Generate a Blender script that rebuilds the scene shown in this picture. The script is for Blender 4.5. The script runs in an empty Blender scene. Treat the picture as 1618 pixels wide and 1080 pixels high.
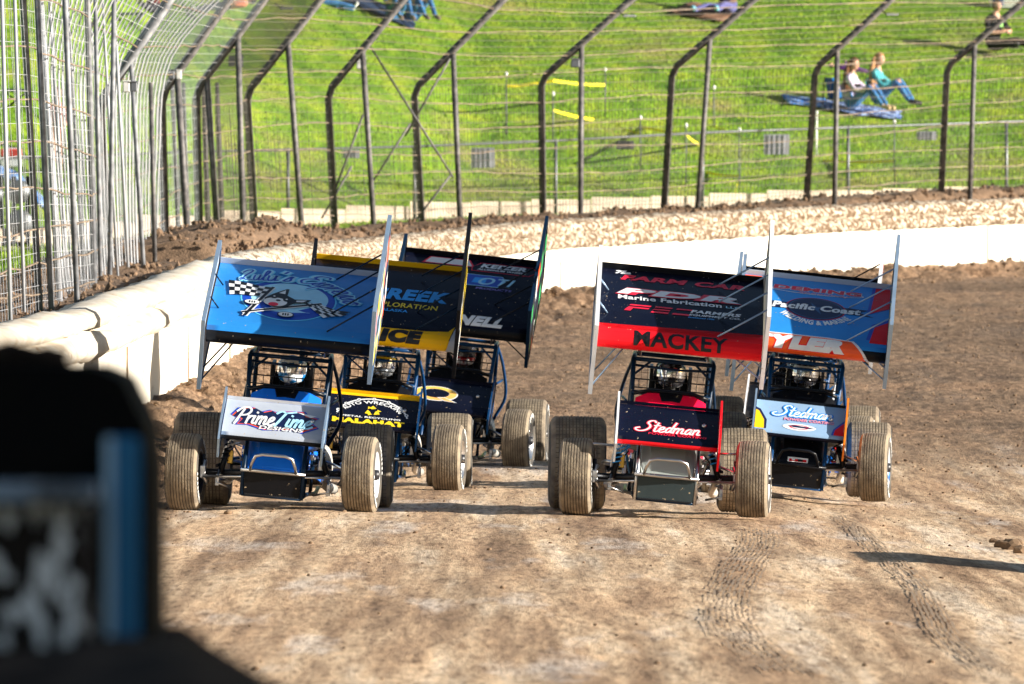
import bpy, bmesh, math, random
import numpy as np
from mathutils import Vector, Matrix, noise as mnoise
R = math.radians
random.seed(7)
rng = np.random.default_rng(11)
S = bpy.context.scene
COL = S.collection
# ------------------------------------------------------------ camera, light
CAMZ = 2.0; F = 400/36*1618; CX = 809.0; HY = 450.0     # the horizon lies above the middle of the picture
cam = bpy.data.cameras.new('camera'); co = bpy.data.objects.new('camera', cam); COL.objects.link(co)
co.location = (0, 0, CAMZ); co.rotation_euler = (math.pi/2 - math.atan(90/F), 0, 0)
cam.lens = 400; cam.sensor_width = 36; cam.clip_start = 1; cam.clip_end = 2000
cam.dof.use_dof = True; cam.dof.focus_distance = 101; cam.dof.aperture_fstop = 9.0
S.camera = co
SUN_EL, SUN_AZ = R(14.5), R(14)        # azimuth: from +X turned towards the camera (-Y)
sd = Vector((math.cos(SUN_EL)*math.cos(SUN_AZ), -math.cos(SUN_EL)*math.sin(SUN_AZ), math.sin(SUN_EL)))
W = bpy.data.worlds.new('World'); S.world = W; W.use_nodes = True
nt = W.node_tree; sky = nt.nodes.new('ShaderNodeTexSky'); sky.sky_type = 'NISHITA'; sky.sun_disc = False
sky.sun_elevation = SUN_EL; sky.sun_rotation = math.atan2(sd.x, sd.y)
bg = nt.nodes['Background']; bg.inputs[1].default_value = 0.05
nt.links.new(sky.outputs[0], bg.inputs[0])
su = bpy.data.lights.new('sun', 'SUN'); so = bpy.data.objects.new('sun', su); COL.objects.link(so)
su.energy = 5.0; su.angle = R(0.5); su.color = (1, .93, .82); so.rotation_euler = sd.to_track_quat('Z', 'Y').to_euler()
S.view_settings.view_transform = 'Standard'; S.view_settings.look = 'None'
S.view_settings.exposure = 1.35; S.view_settings.gamma = 1
S.render.resolution_x = 1024; S.render.resolution_y = 684

def at(px, py, D):                    # point at distance D in the direction of a spot in the photograph
    return Vector(((px-CX)/F*D, D, CAMZ-(py-HY)/F*D))
def lin(c):
    return tuple(((x/255)/12.92 if x/255 <= .04045 else ((x/255+.055)/1.055)**2.4) for x in c)
# ------------------------------------------------------------ materials
MATS = {}
def mat(name, c, rough=.5, metal=0, c2=None, scale=6, bump=0, dust=0, dcol=(.42,.33,.22), coat=0, spec=.5, dscale=30, stretch=None, lo=.35, hi=.65):
    if name in MATS: return MATS[name]
    m = bpy.data.materials.new(name); m.use_nodes = True; t = m.node_tree; n = t.nodes; L = t.links.new
    b = n['Principled BSDF']; b.inputs['Roughness'].default_value = rough; b.inputs['Metallic'].default_value = metal
    b.inputs['Coat Weight'].default_value = coat; b.inputs['Coat Roughness'].default_value = .08; b.inputs['Specular IOR Level'].default_value = spec
    tc = n.new('ShaderNodeTexCoord'); vec = tc.outputs['Object']
    if stretch:
        mp = n.new('ShaderNodeMapping'); mp.inputs['Scale'].default_value = stretch; L(vec, mp.inputs[0]); vec = mp.outputs[0]
    col = None
    if c2 is None: c2 = tuple(x*.86 for x in c)
    nz = n.new('ShaderNodeTexNoise'); nz.inputs['Scale'].default_value = scale; nz.inputs['Detail'].default_value = 6; L(vec, nz.inputs[0])
    rp = n.new('ShaderNodeValToRGB'); rp.color_ramp.elements[0].position = lo; rp.color_ramp.elements[1].position = hi
    rp.color_ramp.elements[0].color = (*c2, 1); rp.color_ramp.elements[1].color = (*c, 1); L(nz.outputs[0], rp.inputs[0]); col = rp.outputs[0]
    if dust:
        def layer(scale, lo, hi, amt, col):
            d = n.new('ShaderNodeTexNoise'); d.inputs['Scale'].default_value = scale; d.inputs['Detail'].default_value = 3; L(vec, d.inputs[0])
            r = n.new('ShaderNodeMapRange'); r.inputs[1].default_value = lo; r.inputs[2].default_value = hi; r.inputs[4].default_value = amt; L(d.outputs[0], r.inputs[0])
            mx = n.new('ShaderNodeMix'); mx.data_type = 'RGBA'; L(r.outputs[0], mx.inputs[0]); L(col, mx.inputs[6]); mx.inputs[7].default_value = (*dcol, 1)
            return mx.outputs[2], r.outputs[0]
        col, f1 = layer(dscale, .725-.035*dust, .745-.035*dust, 1, col)
        col, f2 = layer(3, .4, .85, .018*dust, col)
        rr = n.new('ShaderNodeMapRange'); L(f1, rr.inputs[0]); rr.inputs[3].default_value = rough; rr.inputs[4].default_value = .9; L(rr.outputs[0], b.inputs['Roughness'])
    L(col, b.inputs['Base Color'])
    if bump:
        bn = n.new('ShaderNodeBump'); bn.inputs['Strength'].default_value = bump; bn.inputs['Distance'].default_value = .02
        n2 = n.new('ShaderNodeTexNoise'); n2.inputs['Scale'].default_value = scale*5; n2.inputs['Detail'].default_value = 5; L(vec, n2.inputs[0])
        L(n2.outputs[0], bn.inputs['Height']); L(bn.outputs[0], b.inputs['Normal'])
    MATS[name] = m; return m
def paint(name, c, dust=.5, rough=.30, coat=.0): return mat(name, c, rough, 0, dust=dust, coat=coat, scale=2, spec=.14, bump=.12)
BLACK = paint('black_paint', (.006,.007,.010), .35); STEEL = mat('brushed_steel', (.55,.55,.56), .28, 1, dust=.3)
ALU = mat('aluminium', (.72,.73,.75), .35, .9, c2=(.5,.5,.52), dust=.3); DARKM = mat('dark_metal', (.012,.014,.02), .35, .3, dust=.5)
CHROME = mat('chrome', (.85,.85,.87), .08, 1); GOLD = mat('gold_anodised', (.6,.38,.08), .3, .9)
HEAD = mat('header_pipe', (.72,.69,.64), .35, .25, c2=(.50,.46,.40))
# ------------------------------------------------------------ mesh helpers
def link(name, me, parent=None):
    o = bpy.data.objects.new(name, me); COL.objects.link(o)
    if parent: o.parent = parent
    return o
def tag(o, label=None, cat=None, group=None, kind=None):
    for k, v in (('label', label), ('category', cat), ('group', group), ('kind', kind)):
        if v: o[k] = v
    return o
def empty(name, loc, rot=(0,0,0)):
    o = link(name, None); o.location = loc; o.rotation_euler = rot; o.empty_display_size = .2; return o
class MB:
    def __init__(s): s.v = []; s.f = []; s.m = []; s.mats = []; s.sm = []
    def mi(s, m):
        if m not in s.mats: s.mats.append(m)
        return s.mats.index(m)
    def add(s, vs, fs, m, smooth=False):
        b = len(s.v); s.v += [tuple(v) for v in vs]; k = s.mi(m)
        for f in fs: s.f.append(tuple(b+i for i in f)); s.m.append(k); s.sm.append(smooth)
    def box(s, c, d, m, rot=None):
        hx, hy, hz = d[0]/2, d[1]/2, d[2]/2; bv = min(hx, hy, hz)*.25
        bm = bmesh.new(); bmesh.ops.create_cube(bm, size=1); bmesh.ops.scale(bm, vec=d, verts=bm.verts)
        bmesh.ops.bevel(bm, geom=bm.edges[:], offset=bv, segments=1, affect='EDGES')
        if rot is not None: bmesh.ops.transform(bm, matrix=rot.to_4x4(), verts=bm.verts)
        bmesh.ops.translate(bm, vec=c, verts=bm.verts); bm.verts.index_update()
        s.add([v.co[:] for v in bm.verts], [[v.index for v in f.verts] for f in bm.faces], m); bm.free()
    def tube(s, pts, r, m, n=8, closed=False, caps=True, curve=False):
        pts = [Vector(p) for p in pts]
        if curve: pts = spline(pts, 5)
        k = len(pts); rs = r if isinstance(r, (list, tuple)) else [r]*k
        if len(rs) != k: rs = [rs[0]+(rs[-1]-rs[0])*i/(k-1) for i in range(k)]
        vs = []; up = None
        for i, p in enumerate(pts):
            t = (pts[min(i+1, k-1)]-pts[max(i-1, 0)])
            if t.length < 1e-9: t = Vector((0,0,1))
            t.normalize()
            if up is None: up = t.orthogonal().normalized()
            else:
                up = (up - t*up.dot(t)); up = up.normalized() if up.length > 1e-6 else t.orthogonal().normalized()
            w = t.cross(up)
            for j in range(n):
                a = 2*math.pi*j/n; vs.append(p+(up*math.cos(a)+w*math.sin(a))*rs[i])
        fs = [(i*n+j, i*n+(j+1)%n, (i+1)*n+(j+1)%n, (i+1)*n+j) for i in range(k-1) for j in range(n)]
        if caps: fs += [tuple(range(n-1, -1, -1)), tuple((k-1)*n+j for j in range(n))]
        s.add(vs, fs, m, n > 5)
    def lathe(s, prof, c, m, n=48, axis='X', mfun=None):
        vs = []; k = len(prof)
        for j in range(n):
            a = 2*math.pi*j/n
            for (x, r) in prof:
                p = (x, r*math.cos(a), r*math.sin(a)) if axis == 'X' else ((r*math.cos(a), r*math.sin(a), x) if axis == 'Z' else (r*math.cos(a), x, r*math.sin(a)))
                vs.append((p[0]+c[0], p[1]+c[1], p[2]+c[2]))
        for i in range(k-1):
            mm = mfun(i) if mfun else m
            s.add([], [], mm)
        base = len(s.v); s.v += vs
        for i in range(k-1):
            mk = s.mi(mfun(i) if mfun else m)
            for j in range(n):
                j2 = (j+1) % n; s.f.append((base+j*k+i, base+j2*k+i, base+j2*k+i+1, base+j*k+i+1)); s.m.append(mk); s.sm.append(True)
    def ball(s, c, r, m, sc=(1,1,1), sub=2):
        bm = bmesh.new(); bmesh.ops.create_icosphere(bm, subdivisions=sub, radius=r)
        s.add([(v.co.x*sc[0]+c[0], v.co.y*sc[1]+c[1], v.co.z*sc[2]+c[2]) for v in bm.verts], [[v.index for v in f.verts] for f in bm.faces], m, True); bm.free()
    def loft(s, secs, m, cap=True, smooth=False):
        n = len(secs[0]); vs = [p for q in secs for p in q]
        fs = [(i*n+j, i*n+(j+1)%n, (i+1)*n+(j+1)%n, (i+1)*n+j) for i in range(len(secs)-1) for j in range(n)]
        if cap: fs += [tuple(range(n-1, -1, -1)), tuple((len(secs)-1)*n+j for j in range(n))]
        s.add(vs, fs, m, smooth)
    def build(s, name, parent=None, T=None, fix=True):
        me = bpy.data.meshes.new(name); vs = s.v
        if T is not None: vs = [tuple(T @ Vector(v)) for v in vs]
        me.from_pydata(vs, [], s.f)
        for m in s.mats: me.materials.append(m)
        me.polygons.foreach_set('material_index', s.m); me.polygons.foreach_set('use_smooth', s.sm); me.update()
        if fix:
            bm = bmesh.new(); bm.from_mesh(me); bmesh.ops.recalc_face_normals(bm, faces=bm.faces); bm.to_mesh(me); bm.free()
        return link(name, me, parent)
def spline(pts, sub=6):
    P = [Vector(p) for p in pts]; out = []
    for i in range(len(P)-1):
        a = P[max(i-1, 0)]; b = P[i]; c = P[i+1]; d = P[min(i+2, len(P)-1)]
        for k in range(sub):
            t = k/sub; out.append(.5*((2*b)+(c-a)*t+(2*a-5*b+4*c-d)*t*t+(3*b-a-3*c+d)*t**3))
    out.append(P[-1]); return out
def sstep(x, a, b):
    t = np.clip((x-a)/(b-a), 0, 1); return t*t*(3-2*t)
def vnoise(x, y, seed=0):
    xi = np.floor(x).astype(np.int64); yi = np.floor(y).astype(np.int64); fx = x-xi; fy = y-yi
    def h(a, b):
        n = (a*374761393+b*668265263+seed*982451653) & 0xffffffff
        n = ((n ^ (n >> 13))*1274126177) & 0xffffffff
        return ((n ^ (n >> 16)) & 0xffff)/65535.0
    ux = fx*fx*(3-2*fx); uy = fy*fy*(3-2*fy)
    return (h(xi, yi)*(1-ux)+h(xi+1, yi)*ux)*(1-uy)+(h(xi, yi+1)*(1-ux)+h(xi+1, yi+1)*ux)*uy - .5
def fbm(x, y, f, o=3, seed=0):
    r = 0; a = 1
    for i in range(o):
        c, s = math.cos(.6+i*.9), math.sin(.6+i*.9); r = r+a*vnoise((x*c-y*s)*f+17.3*i, (x*s+y*c)*f-9.1*i, seed+i); f *= 2.1; a *= .5
    return r
# ------------------------------------------------------------ the wall line and ground heights
WP = [(-6.2,20,1.0),(-5.6,50,1.15),(-5.0,85,1.42),(-4.68,104,1.60),(-4.34,110,1.70),(-4.0,118,1.87),(-3.68,130,2.12),(-3.37,148,2.39),(-2.82,164,2.57),(-1.59,180,2.77),(.447,196,3.07),(2.16,203,3.21),(5.82,213,3.46),(9.99,221,3.68),(15.2,229,3.95),(22,237,4.25),(30,243,4.5)]
WL = spline(WP, 8); WA = np.array([p[:] for p in WL])
SEG = np.hypot(np.diff(WA[:,0]), np.diff(WA[:,1])); SL = np.concatenate([[0], np.cumsum(SEG)]); WLEN = SL[-1]
def wat(s):                        # x, y, ztop, outward normal
    x = np.interp(s, SL, WA[:,0]); y = np.interp(s, SL, WA[:,1]); z = np.interp(s, SL, WA[:,2])
    dx = np.interp(s+.8, SL, WA[:,0])-np.interp(s-.8, SL, WA[:,0]); dy = np.interp(s+.8, SL, WA[:,1])-np.interp(s-.8, SL, WA[:,1])
    l = np.hypot(dx, dy); return x, y, z, -dy/l, dx/l
def wdist(X, Y):                   # signed distance, positive outside the track; and height of the wall top there
    best = np.full(X.shape, 1e9); sg = np.zeros(X.shape); zz = np.zeros(X.shape)
    for i in range(len(WA)-1):
        ax, ay, az = WA[i]; bx, by, bz = WA[i+1]; dx, dy = bx-ax, by-ay
        t = np.clip(((X-ax)*dx+(Y-ay)*dy)/(dx*dx+dy*dy), 0, 1)
        qx = X-ax-t*dx; qy = Y-ay-t*dy; d = qx*qx+qy*qy; k = d < best
        best = np.where(k, d, best); sg = np.where(k, np.sign(dx*qy-dy*qx), sg); zz = np.where(k, az+t*(bz-az), zz)
    return np.sqrt(best)*sg, zz
HFACE = 1.22
def ztrack(X, Y, d=None, zt=None):
    X = np.asarray(X, float); Y = np.asarray(Y, float)
    if d is None: d, zt = wdist(X, Y)
    xc = np.clip(X, -3, 4)
    base = -.012-.012*X-.009*np.where(X > 0, xc*xc, 0)
    far = np.clip((Y-117)/82, 0, 3)
    base = base*(1-sstep(Y, 130, 190)) + .03*sstep(Y, 112, 121) + 1.72*far**1.1
    zb = zt-HFACE
    near = sstep(-d, 0, 1.75)
    lump = fbm(X, Y, 2.1, 4, 3)*.30*sstep(-d, -.2, .5)*(1-sstep(-d, 1.0, 2.3))
    bank = np.where(zb > base, zb*(1-near)+base*near, base)
    return bank + lump*.9 + fbm(X, Y, .5, 2, 9)*.02
KX = [-60,-30,-8.8,-7.9,-5.25,-.87,5.05,10.6,30,80]; KY = [120,165,195,200,215,226,232,236,246,270]; KZ = [1.4,2.0,2.6,2.72,3.05,3.32,3.55,3.72,4.2,5]
def zout(X, Y):
    yk = np.interp(X, KX, KY); zk = np.interp(X, KX, KZ); t = Y-yk
    return np.where(t < 0, zk+t*.0146, zk+.2*np.maximum(t-.6, 0)**1.0) + fbm(X, Y, .25, 3, 21)*.16*sstep(t, 0, 6) + fbm(X, Y, 1.3, 2, 5)*.05
# ------------------------------------------------------------ ground sheets
def grid(name, xs, ys, zf, keep, mats, attr=None, mfun=None):
    X, Y = np.meshgrid(xs, ys); d, zt = wdist(X, Y); Z = zf(X, Y, d, zt)
    nx, ny = len(xs), len(ys); idx = np.arange(nx*ny).reshape(ny, nx)
    q = np.stack([idx[:-1,:-1], idx[:-1,1:], idx[1:,1:], idx[1:,:-1]], -1).reshape(-1, 4)
    k = keep(X, Y, d).ravel(); q = q[k[q].any(1)]
    used = np.unique(q); remap = np.full(nx*ny, -1); remap[used] = np.arange(len(used))
    V = np.stack([X.ravel(), Y.ravel(), Z.ravel()], -1)[used]; q = remap[q]
    me = bpy.data.meshes.new(name); me.vertices.add(len(V)); me.vertices.foreach_set('co', V.ravel())
    me.loops.add(q.size); me.loops.foreach_set('vertex_index', q.ravel()); me.polygons.add(len(q))
    me.polygons.foreach_set('loop_start', np.arange(len(q))*4); me.polygons.foreach_set('loop_total', np.full(len(q), 4))
    me.polygons.foreach_set('use_smooth', np.ones(len(q), bool))
    for m in mats: me.materials.append(m)
    me.update(); me.validate()
    if attr:
        a = me.attributes.new('loose', 'FLOAT', 'POINT'); a.data.foreach_set('value', attr(X, Y, d).ravel()[used])
    return link(name, me)
def dirt_material():
    m = bpy.data.materials.new('clay_track'); m.use_nodes = True; t = m.node_tree; n = t.nodes; L = t.links.new; b = n['Principled BSDF']
    tc = n.new('ShaderNodeTexCoord')
    def nz(sc, stretch, det=5, rough=.6):
        mp = n.new('ShaderNodeMapping'); mp.inputs['Scale'].default_value = stretch; L(tc.outputs['Object'], mp.inputs[0])
        x = n.new('ShaderNodeTexNoise'); x.inputs['Scale'].default_value = sc; x.inputs['Detail'].default_value = det; x.inputs['Roughness'].default_value = rough; L(mp.outputs[0], x.inputs[0]); return x.outputs[0]
    def ramp(x, st):
        r = n.new('ShaderNodeValToRGB'); e = r.color_ramp.elements
        e[0].position, e[0].color = st[0][0], (*st[0][1], 1); e[1].position, e[1].color = st[-1][0], (*st[-1][1], 1)
        for p, c in st[1:-1]: k = e.new(p); k.color = (*c, 1)
        L(x, r.inputs[0]); return r.outputs[0]
    def mix(f, a, c, mode='MIX'):
        x = n.new('ShaderNodeMix'); x.data_type = 'RGBA'; x.blend_type = mode
        if isinstance(f, float): x.inputs[0].default_value = f
        else: L(f, x.inputs[0])
        L(a, x.inputs[6]); L(c, x.inputs[7]); return x.outputs[2]
    packed = ramp(nz(1.9, (1, .035, 1)), [(.34, (.28,.18,.11)), (.45, (.47,.32,.20)), (.55, (.60,.44,.29)), (.66, (.68,.56,.43))])
    streak = ramp(nz(3.4, (1, .018, 1), 6), [(.34, (.50,.46,.43)), (.50, (.92,.92,.92)), (.68, (1.1,1.1,1.1))])
    packed = mix(.95, packed, streak, 'MULTIPLY')
    spots = ramp(nz(7, (1, .13, 1), 7, .7), [(.32, (.30,.24,.20)), (.40, (1,1,1))])
    packed = mix(.9, packed, spots, 'MULTIPLY')
    wet_sheen = ramp(nz(1.3, (1, .10, 1), 4), [(.56, (0,0,0)), (.66, (1,1,1))]); wb = n.new('ShaderNodeRGB'); wb.outputs[0].default_value = (.60,.56,.53,1); wm = n.new('ShaderNodeMath'); wm.operation = 'MULTIPLY'; wm.inputs[1].default_value = .5; L(wet_sheen, wm.inputs[0]); packed = mix(wm.outputs[0], packed, wb.outputs[0])  # pale grey sheen of damp, polished clay mixed into the colour
    fine = ramp(nz(17, (1, .075, 1), 8, .8), [(.40, (.30,.24,.20)), (.47, (.86,.84,.82)), (.53, (1.02,1.02,1.02)), (.60, (1.28,1.25,1.2))]); packed = mix(.78, packed, fine, 'MULTIPLY'); fine2 = ramp(nz(5.5, (1, .09, 1), 8, .8), [(.38, (.58,.51,.46)), (.46, (.96,.96,.96)), (.60, (1.12,1.10,1.07))]); packed = mix(.85, packed, fine2, 'MULTIPLY')
    loose = ramp(nz(9, (1, .22, 1), 9, .85), [(.40, (.045,.026,.015)), (.48, (.15,.092,.054)), (.60, (.34,.225,.14))])
    lb = ramp(nz(.5, (.35, .45, 1), 5), [(.35, (.70,.69,.68)), (.5, (1,1,1)), (.66, (1.35,1.3,1.25))]); loose = mix(1.0, loose, lb, 'MULTIPLY')
    at_ = n.new('ShaderNodeAttribute'); at_.attribute_name = 'loose'
    L(mix(at_.outputs['Fac'], packed, loose), b.inputs['Base Color'])
    gl = n.new('ShaderNodeMapRange'); L(nz(1.1, (1, .15, 1)), gl.inputs[0]); gl.inputs[1].default_value = .45; gl.inputs[2].default_value = .7; gl.inputs[3].default_value = .9; gl.inputs[4].default_value = .62
    L(gl.outputs[0], b.inputs['Roughness']); b.inputs['Specular IOR Level'].default_value = .3
    bn = n.new('ShaderNodeBump'); bn.inputs['Strength'].default_value = .9; bn.inputs['Distance'].default_value = .05
    L(nz(12, (1, .12, 1), 7, .75), bn.inputs['Height']); L(bn.outputs[0], b.inputs['Normal'])
    return m
DIRT = dirt_material()
def looseness(X, Y, d):
    far = sstep(Y+fbm(X, Y, .12, 3, 8)*14, 118, 140); near = 1-sstep(-d+fbm(X, Y, .8, 2, 4)*.6, 1.4, 2.3)
    return np.clip(np.maximum(far*.93, near), 0, 1)
def ztr(X, Y, d, zt):
    z = ztrack(X, Y, d, zt)
    ruts = fbm(X, Y*.04, 1.3, 3, 31)*.035*sstep(Y, 20, 45)+fbm(X, Y*.25, 4, 3, 37)*.012
    lz = looseness(X, Y, d); rough = fbm(X, Y*.7, 3.5, 3, 40)*.09*lz*(sstep(Y, 112, 135)*.5+.5*(1-sstep(-d, 1.2, 2.6)))
    return np.where(Y < 12, z, z+ruts*(1-.5*lz)+rough)
xs = np.concatenate([np.arange(-7, 7, .055), np.arange(7, 16, .12), np.arange(16, 60, 2.5)])
ys = np.concatenate([np.arange(-12, 40, 2.0), np.arange(40, 90, .35), np.arange(90, 140, .2), np.arange(140, 238, .3), np.arange(238, 260, 3)])
track = tag(grid('dirt_track', xs, ys, ztr, lambda X, Y, d: d < .04, [DIRT], attr=looseness), kind='structure')
# marks pressed into the clay by treaded tyres
CLAYDARK = mat('pressed_clay', (.38,.27,.18), .8, c2=(.24,.165,.10), scale=20)
mb = MB()
def tyre_mark(ctrl, wdt, ribs, dash=.8, gap=.16):
    P = spline([(x, y, 0) for x, y in ctrl], 60); acc = 0
    for r in range(ribs):
        off = (r/(ribs-1)-.5)*wdt; i = 0; ph = (r % 2)*.3
        y = P[-1].y+ph; ys_ = [p.y for p in P][::-1]; xs_ = [p.x for p in P][::-1]
        while y < P[0].y-1:
            if random.random() < .86:
                x0 = np.interp(y, ys_, xs_)+off+random.uniform(-.008,.008); x1 = np.interp(y+dash, ys_, xs_)+off; w = .0085*random.uniform(.4,1.2)
                z0, z1 = [float(ztr(np.array([a]), np.array([c]), *wdist(np.array([a]), np.array([c])))[0])+.012 for a, c in ((x0, y), (x1, y+dash))]
                mb.add([(x0-w, y, z0), (x0+w, y, z0), (x1+w, y+dash, z1), (x1-w, y+dash, z1)], [(0,1,2,3)], CLAYDARK)
            y += dash+gap*random.uniform(.8, 1.3)
tyre_mark([(2.1,97),(1.98,91),(1.66,82),(1.42,74),(1.32,68),(1.36,64),(1.5,60)], .30, 10)
tyre_mark([(3.05,106),(2.95,92),(2.85,80),(2.6,68),(2.6,62)], .16, 6, 1.1, .12)
tag(mb.build('tyre_tracks', fix=False), kind='structure')
# loose clods of clay, too many to count
def clods(name, n, xr, yr, size, m, cond=None, seed=1, power=2.2):
    r = np.random.default_rng(seed); X = r.uniform(*xr, n); Y = r.uniform(*yr, n); d, zt = wdist(X, Y)
    k = d < -.05
    if cond is not None: k &= cond(X, Y, d, r)
    X, Y, d, zt = X[k], Y[k], d[k], zt[k]; Z = ztr(X, Y, d, zt); n = len(X)
    sz = size[0]+(size[1]-size[0])*r.random(n)**power
    bm = bmesh.new(); bmesh.ops.create_icosphere(bm, subdivisions=1, radius=1); B = np.array([v.co[:] for v in bm.verts]); Fc = np.array([[v.index for v in f.verts] for f in bm.faces]); bm.free()
    V = B[None]*(1+r.uniform(-.35,.35,(n, len(B), 1)))*sz[:, None, None]*np.array([1,1.2,.7])*r.uniform(.7,1.3,(n,1,3)); V[:, :, 0] += X[:, None]; V[:, :, 1] += Y[:, None]; V[:, :, 2] += (Z+sz*.25)[:, None]
    Fs = (Fc[None]+(np.arange(n)*len(B))[:, None, None]).reshape(-1, 3); V = V.reshape(-1, 3)
    me = bpy.data.meshes.new(name); me.vertices.add(len(V)); me.vertices.foreach_set('co', V.ravel()); me.loops.add(Fs.size); me.loops.foreach_set('vertex_index', Fs.ravel())
    me.polygons.add(len(Fs)); me.polygons.foreach_set('loop_start', np.arange(len(Fs))*3); me.polygons.foreach_set('loop_total', np.full(len(Fs), 3)); me.update(); me.materials.append(m)
    return tag(link(name, me), 'loose brown clay clods scattered over the dirt track', 'clods', kind='stuff')
CLOD = mat('clay_clod', (.24,.155,.09), .95, c2=(.09,.055,.032), scale=3)
clods('clay_clods', 9000, (-6, 12), (45, 130), (.003,.022), CLOD, lambda X, Y, d, r: r.random(len(X)) < (.15+.85*sstep(Y, 90, 130)), 3, 5)
clods('clay_clods', 42000, (-5.5, 12), (92, 240), (.008,.05), CLOD, lambda X, Y, d, r: (-d < 2.4*r.random(len(X))**.7) , 5, 2.6)
clods('clay_clods', 7000, (-4, 12), (125, 225), (.006,.028), CLOD, lambda X, Y, d, r: r.random(len(X)) < .9, 6, 4)
clods('clay_clods', 9000, (-4, 12), (150, 226), (.02,.07), mat('dark_clod', (.15,.09,.05), .95, c2=(.06,.035,.02), scale=3), lambda X, Y, d, r: (-d < .75*r.random(len(X))), 8, 2)
mb = MB()
for px, py, D, r_ in [(1585,818,96,.05),(1597,822,95.5,.06),(1608,815,97,.035),(1571,812,97.5,.03),(1612,828,94,.04)]:
    p = at(px, py, D); bm = bmesh.new(); bmesh.ops.create_icosphere(bm, subdivisions=2, radius=r_)
    zz = float(ztrack(np.array([p.x]), np.array([p.y]))[0])
    for v in bm.verts: v.co *= 1+mnoise.noise(v.co*30+Vector((px,0,0)))*.5
    mb.add([(v.co.x*1.5+p.x, v.co.y+p.y, v.co.z+zz+r_*.4) for v in bm.verts], [[v.index for v in f.verts] for f in bm.faces], CLOD); bm.free()
tag(mb.build('mud_lumps'), 'dark mud lumps lying on the track at the right edge', 'mud lumps', kind='stuff')

# ------------------------------------------------------------ wall and berm
WHITE = mat('painted_concrete', (.68,.645,.57), .85, c2=(.70,.64,.54), scale=1.3, dust=1.4, dcol=(.36,.25,.15), bump=.3, dscale=6, stretch=(1,.6,1))
CAPN = mat('wall_cap_clean', (.55,.515,.45), .9, c2=(.44,.37,.28), scale=2.2, dust=.55, dcol=(.33,.22,.13), bump=.5, dscale=5)
CAPF = mat('wall_cap_dirty', (.60,.52,.41), .95, c2=(.13,.08,.042), scale=13, lo=.50, hi=.57, dust=1.2, dcol=(.27,.165,.09), bump=.8, dscale=5.5, stretch=(1,.8,1))
def wallstrip(name, prof, mfun, s0, s1, ds, disp, parent=None):
    ss = np.arange(s0, s1, ds); x, y, z, nx, ny = wat(ss); k = len(prof); V = []
    for i, s in enumerate(ss):
        for j, (o, h) in enumerate(prof):
            dd = disp(s, j, h); V.append((x[i]+nx[i]*(o+dd[0]), y[i]+ny[i]*(o+dd[0]), z[i]+h+dd[1]))
    mb = MB(); b = []; n = len(ss)
    mb.v = V
    for i in range(n-1):
        for j in range(k-1):
            mb.f.append((i*k+j, (i+1)*k+j, (i+1)*k+j+1, i*k+j+1)); mb.m.append(mb.mi(mfun(y[i], j, s=ss[i]))); mb.sm.append(True)
    return mb.build(name, parent)
S0 = float(np.interp(24, WA[:,1], SL)); 
wall = empty('concrete_wall', (float(WA[10,0]), float(WA[10,1]), 0))
tag(wall, 'long white painted concrete wall curving around the outside of the dirt track', 'wall')
def disp_face(s, j, h): return (mnoise.noise((s*.5, h, 3))*.02, mnoise.noise((s*.6, 1.7, j*.1))*.03 if j > 2 else 0)
face = wallstrip('wall_face', [(.0,-2.2),(.0,-1.0),(.0,-.75),(0,-.5),(.05,-.47)], lambda y, j, s: WHITE, S0, WLEN, .35, disp_face)
def disp_cap(s, j, h):
    q = 1.2 if s < 120 else 3.5; far = min(1, max(0, (s-120)/25))
    a = mnoise.noise((s*.22, j*.05, 7))*.06*(1-far) + mnoise.noise((s*q, j*.9, 0))*(.018+.03*far)
    c = mnoise.noise((s*.45, j*.35, 9))*.05*(1-far) + mnoise.noise((s*q*1.3, j*1.1, 5))*(.02+.035*far)
    return (a, c)
cap = wallstrip('wall_cap', [(.06,-.50),(-.07,-.47),(-.12,-.40),(-.10,-.32),(-.02,-.255),(.10,-.235),(-.03,-.19),(-.05,-.12),(0,-.05),(.10,.0),(.25,.02),(.42,-.02),(.5,-.12),(.52,-.6)],
    lambda y, j, s: (CAPF if y > 152+random.uniform(-14,10) else CAPN), S0, WLEN, .16, disp_cap)
for o in (face, cap): o.parent = wall; o.matrix_parent_inverse = Matrix.Translation(-wall.location)
SEAM = mat('concrete_joint', (.30,.22,.14), .95)
mb = MB()
for s in np.arange(S0+2, WLEN-3, 11.5):
    x, y, z, nx, ny = [float(a) for a in wat(s)]
    if y < 60: continue
    R3 = Matrix(((ny, nx, 0), (-nx, ny, 0), (0, 0, 1)))
    mb.box((x-nx*.012, y-ny*.012, z-.98), (.03,.02,.95), SEAM, R3)
o = mb.build('wall_joint'); o.parent = wall; o.matrix_parent_inverse = Matrix.Translation(-wall.location)
BERM = mat('berm_soil', (.24,.15,.09), .95, c2=(.09,.055,.03), scale=9, bump=1, lo=.3, hi=.7)
def disp_berm(s, j, h):
    y = float(np.interp(s, SL, WA[:,1])); k = 0 if j in (0,) else 1
    hump = -.13*(170 < y)*(y < 228)+.20*math.exp(-((y-168)/16)**2)+.22*math.exp(-((y-222)/8)**2)+.05*math.exp(-((y-200)/20)**2)-.26*(y < 150)
    return (mnoise.noise((s*1.2, j*.8, 2))*.1*k, k*(hump*(1 if j in (2,3,4) else .5)+mnoise.noise((s*.8, j*.9, 1))*.10+mnoise.noise((s*3.1, j*1.9, 4))*.09+mnoise.noise((s*7.3, j*2.9, 6))*.07))
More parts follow.
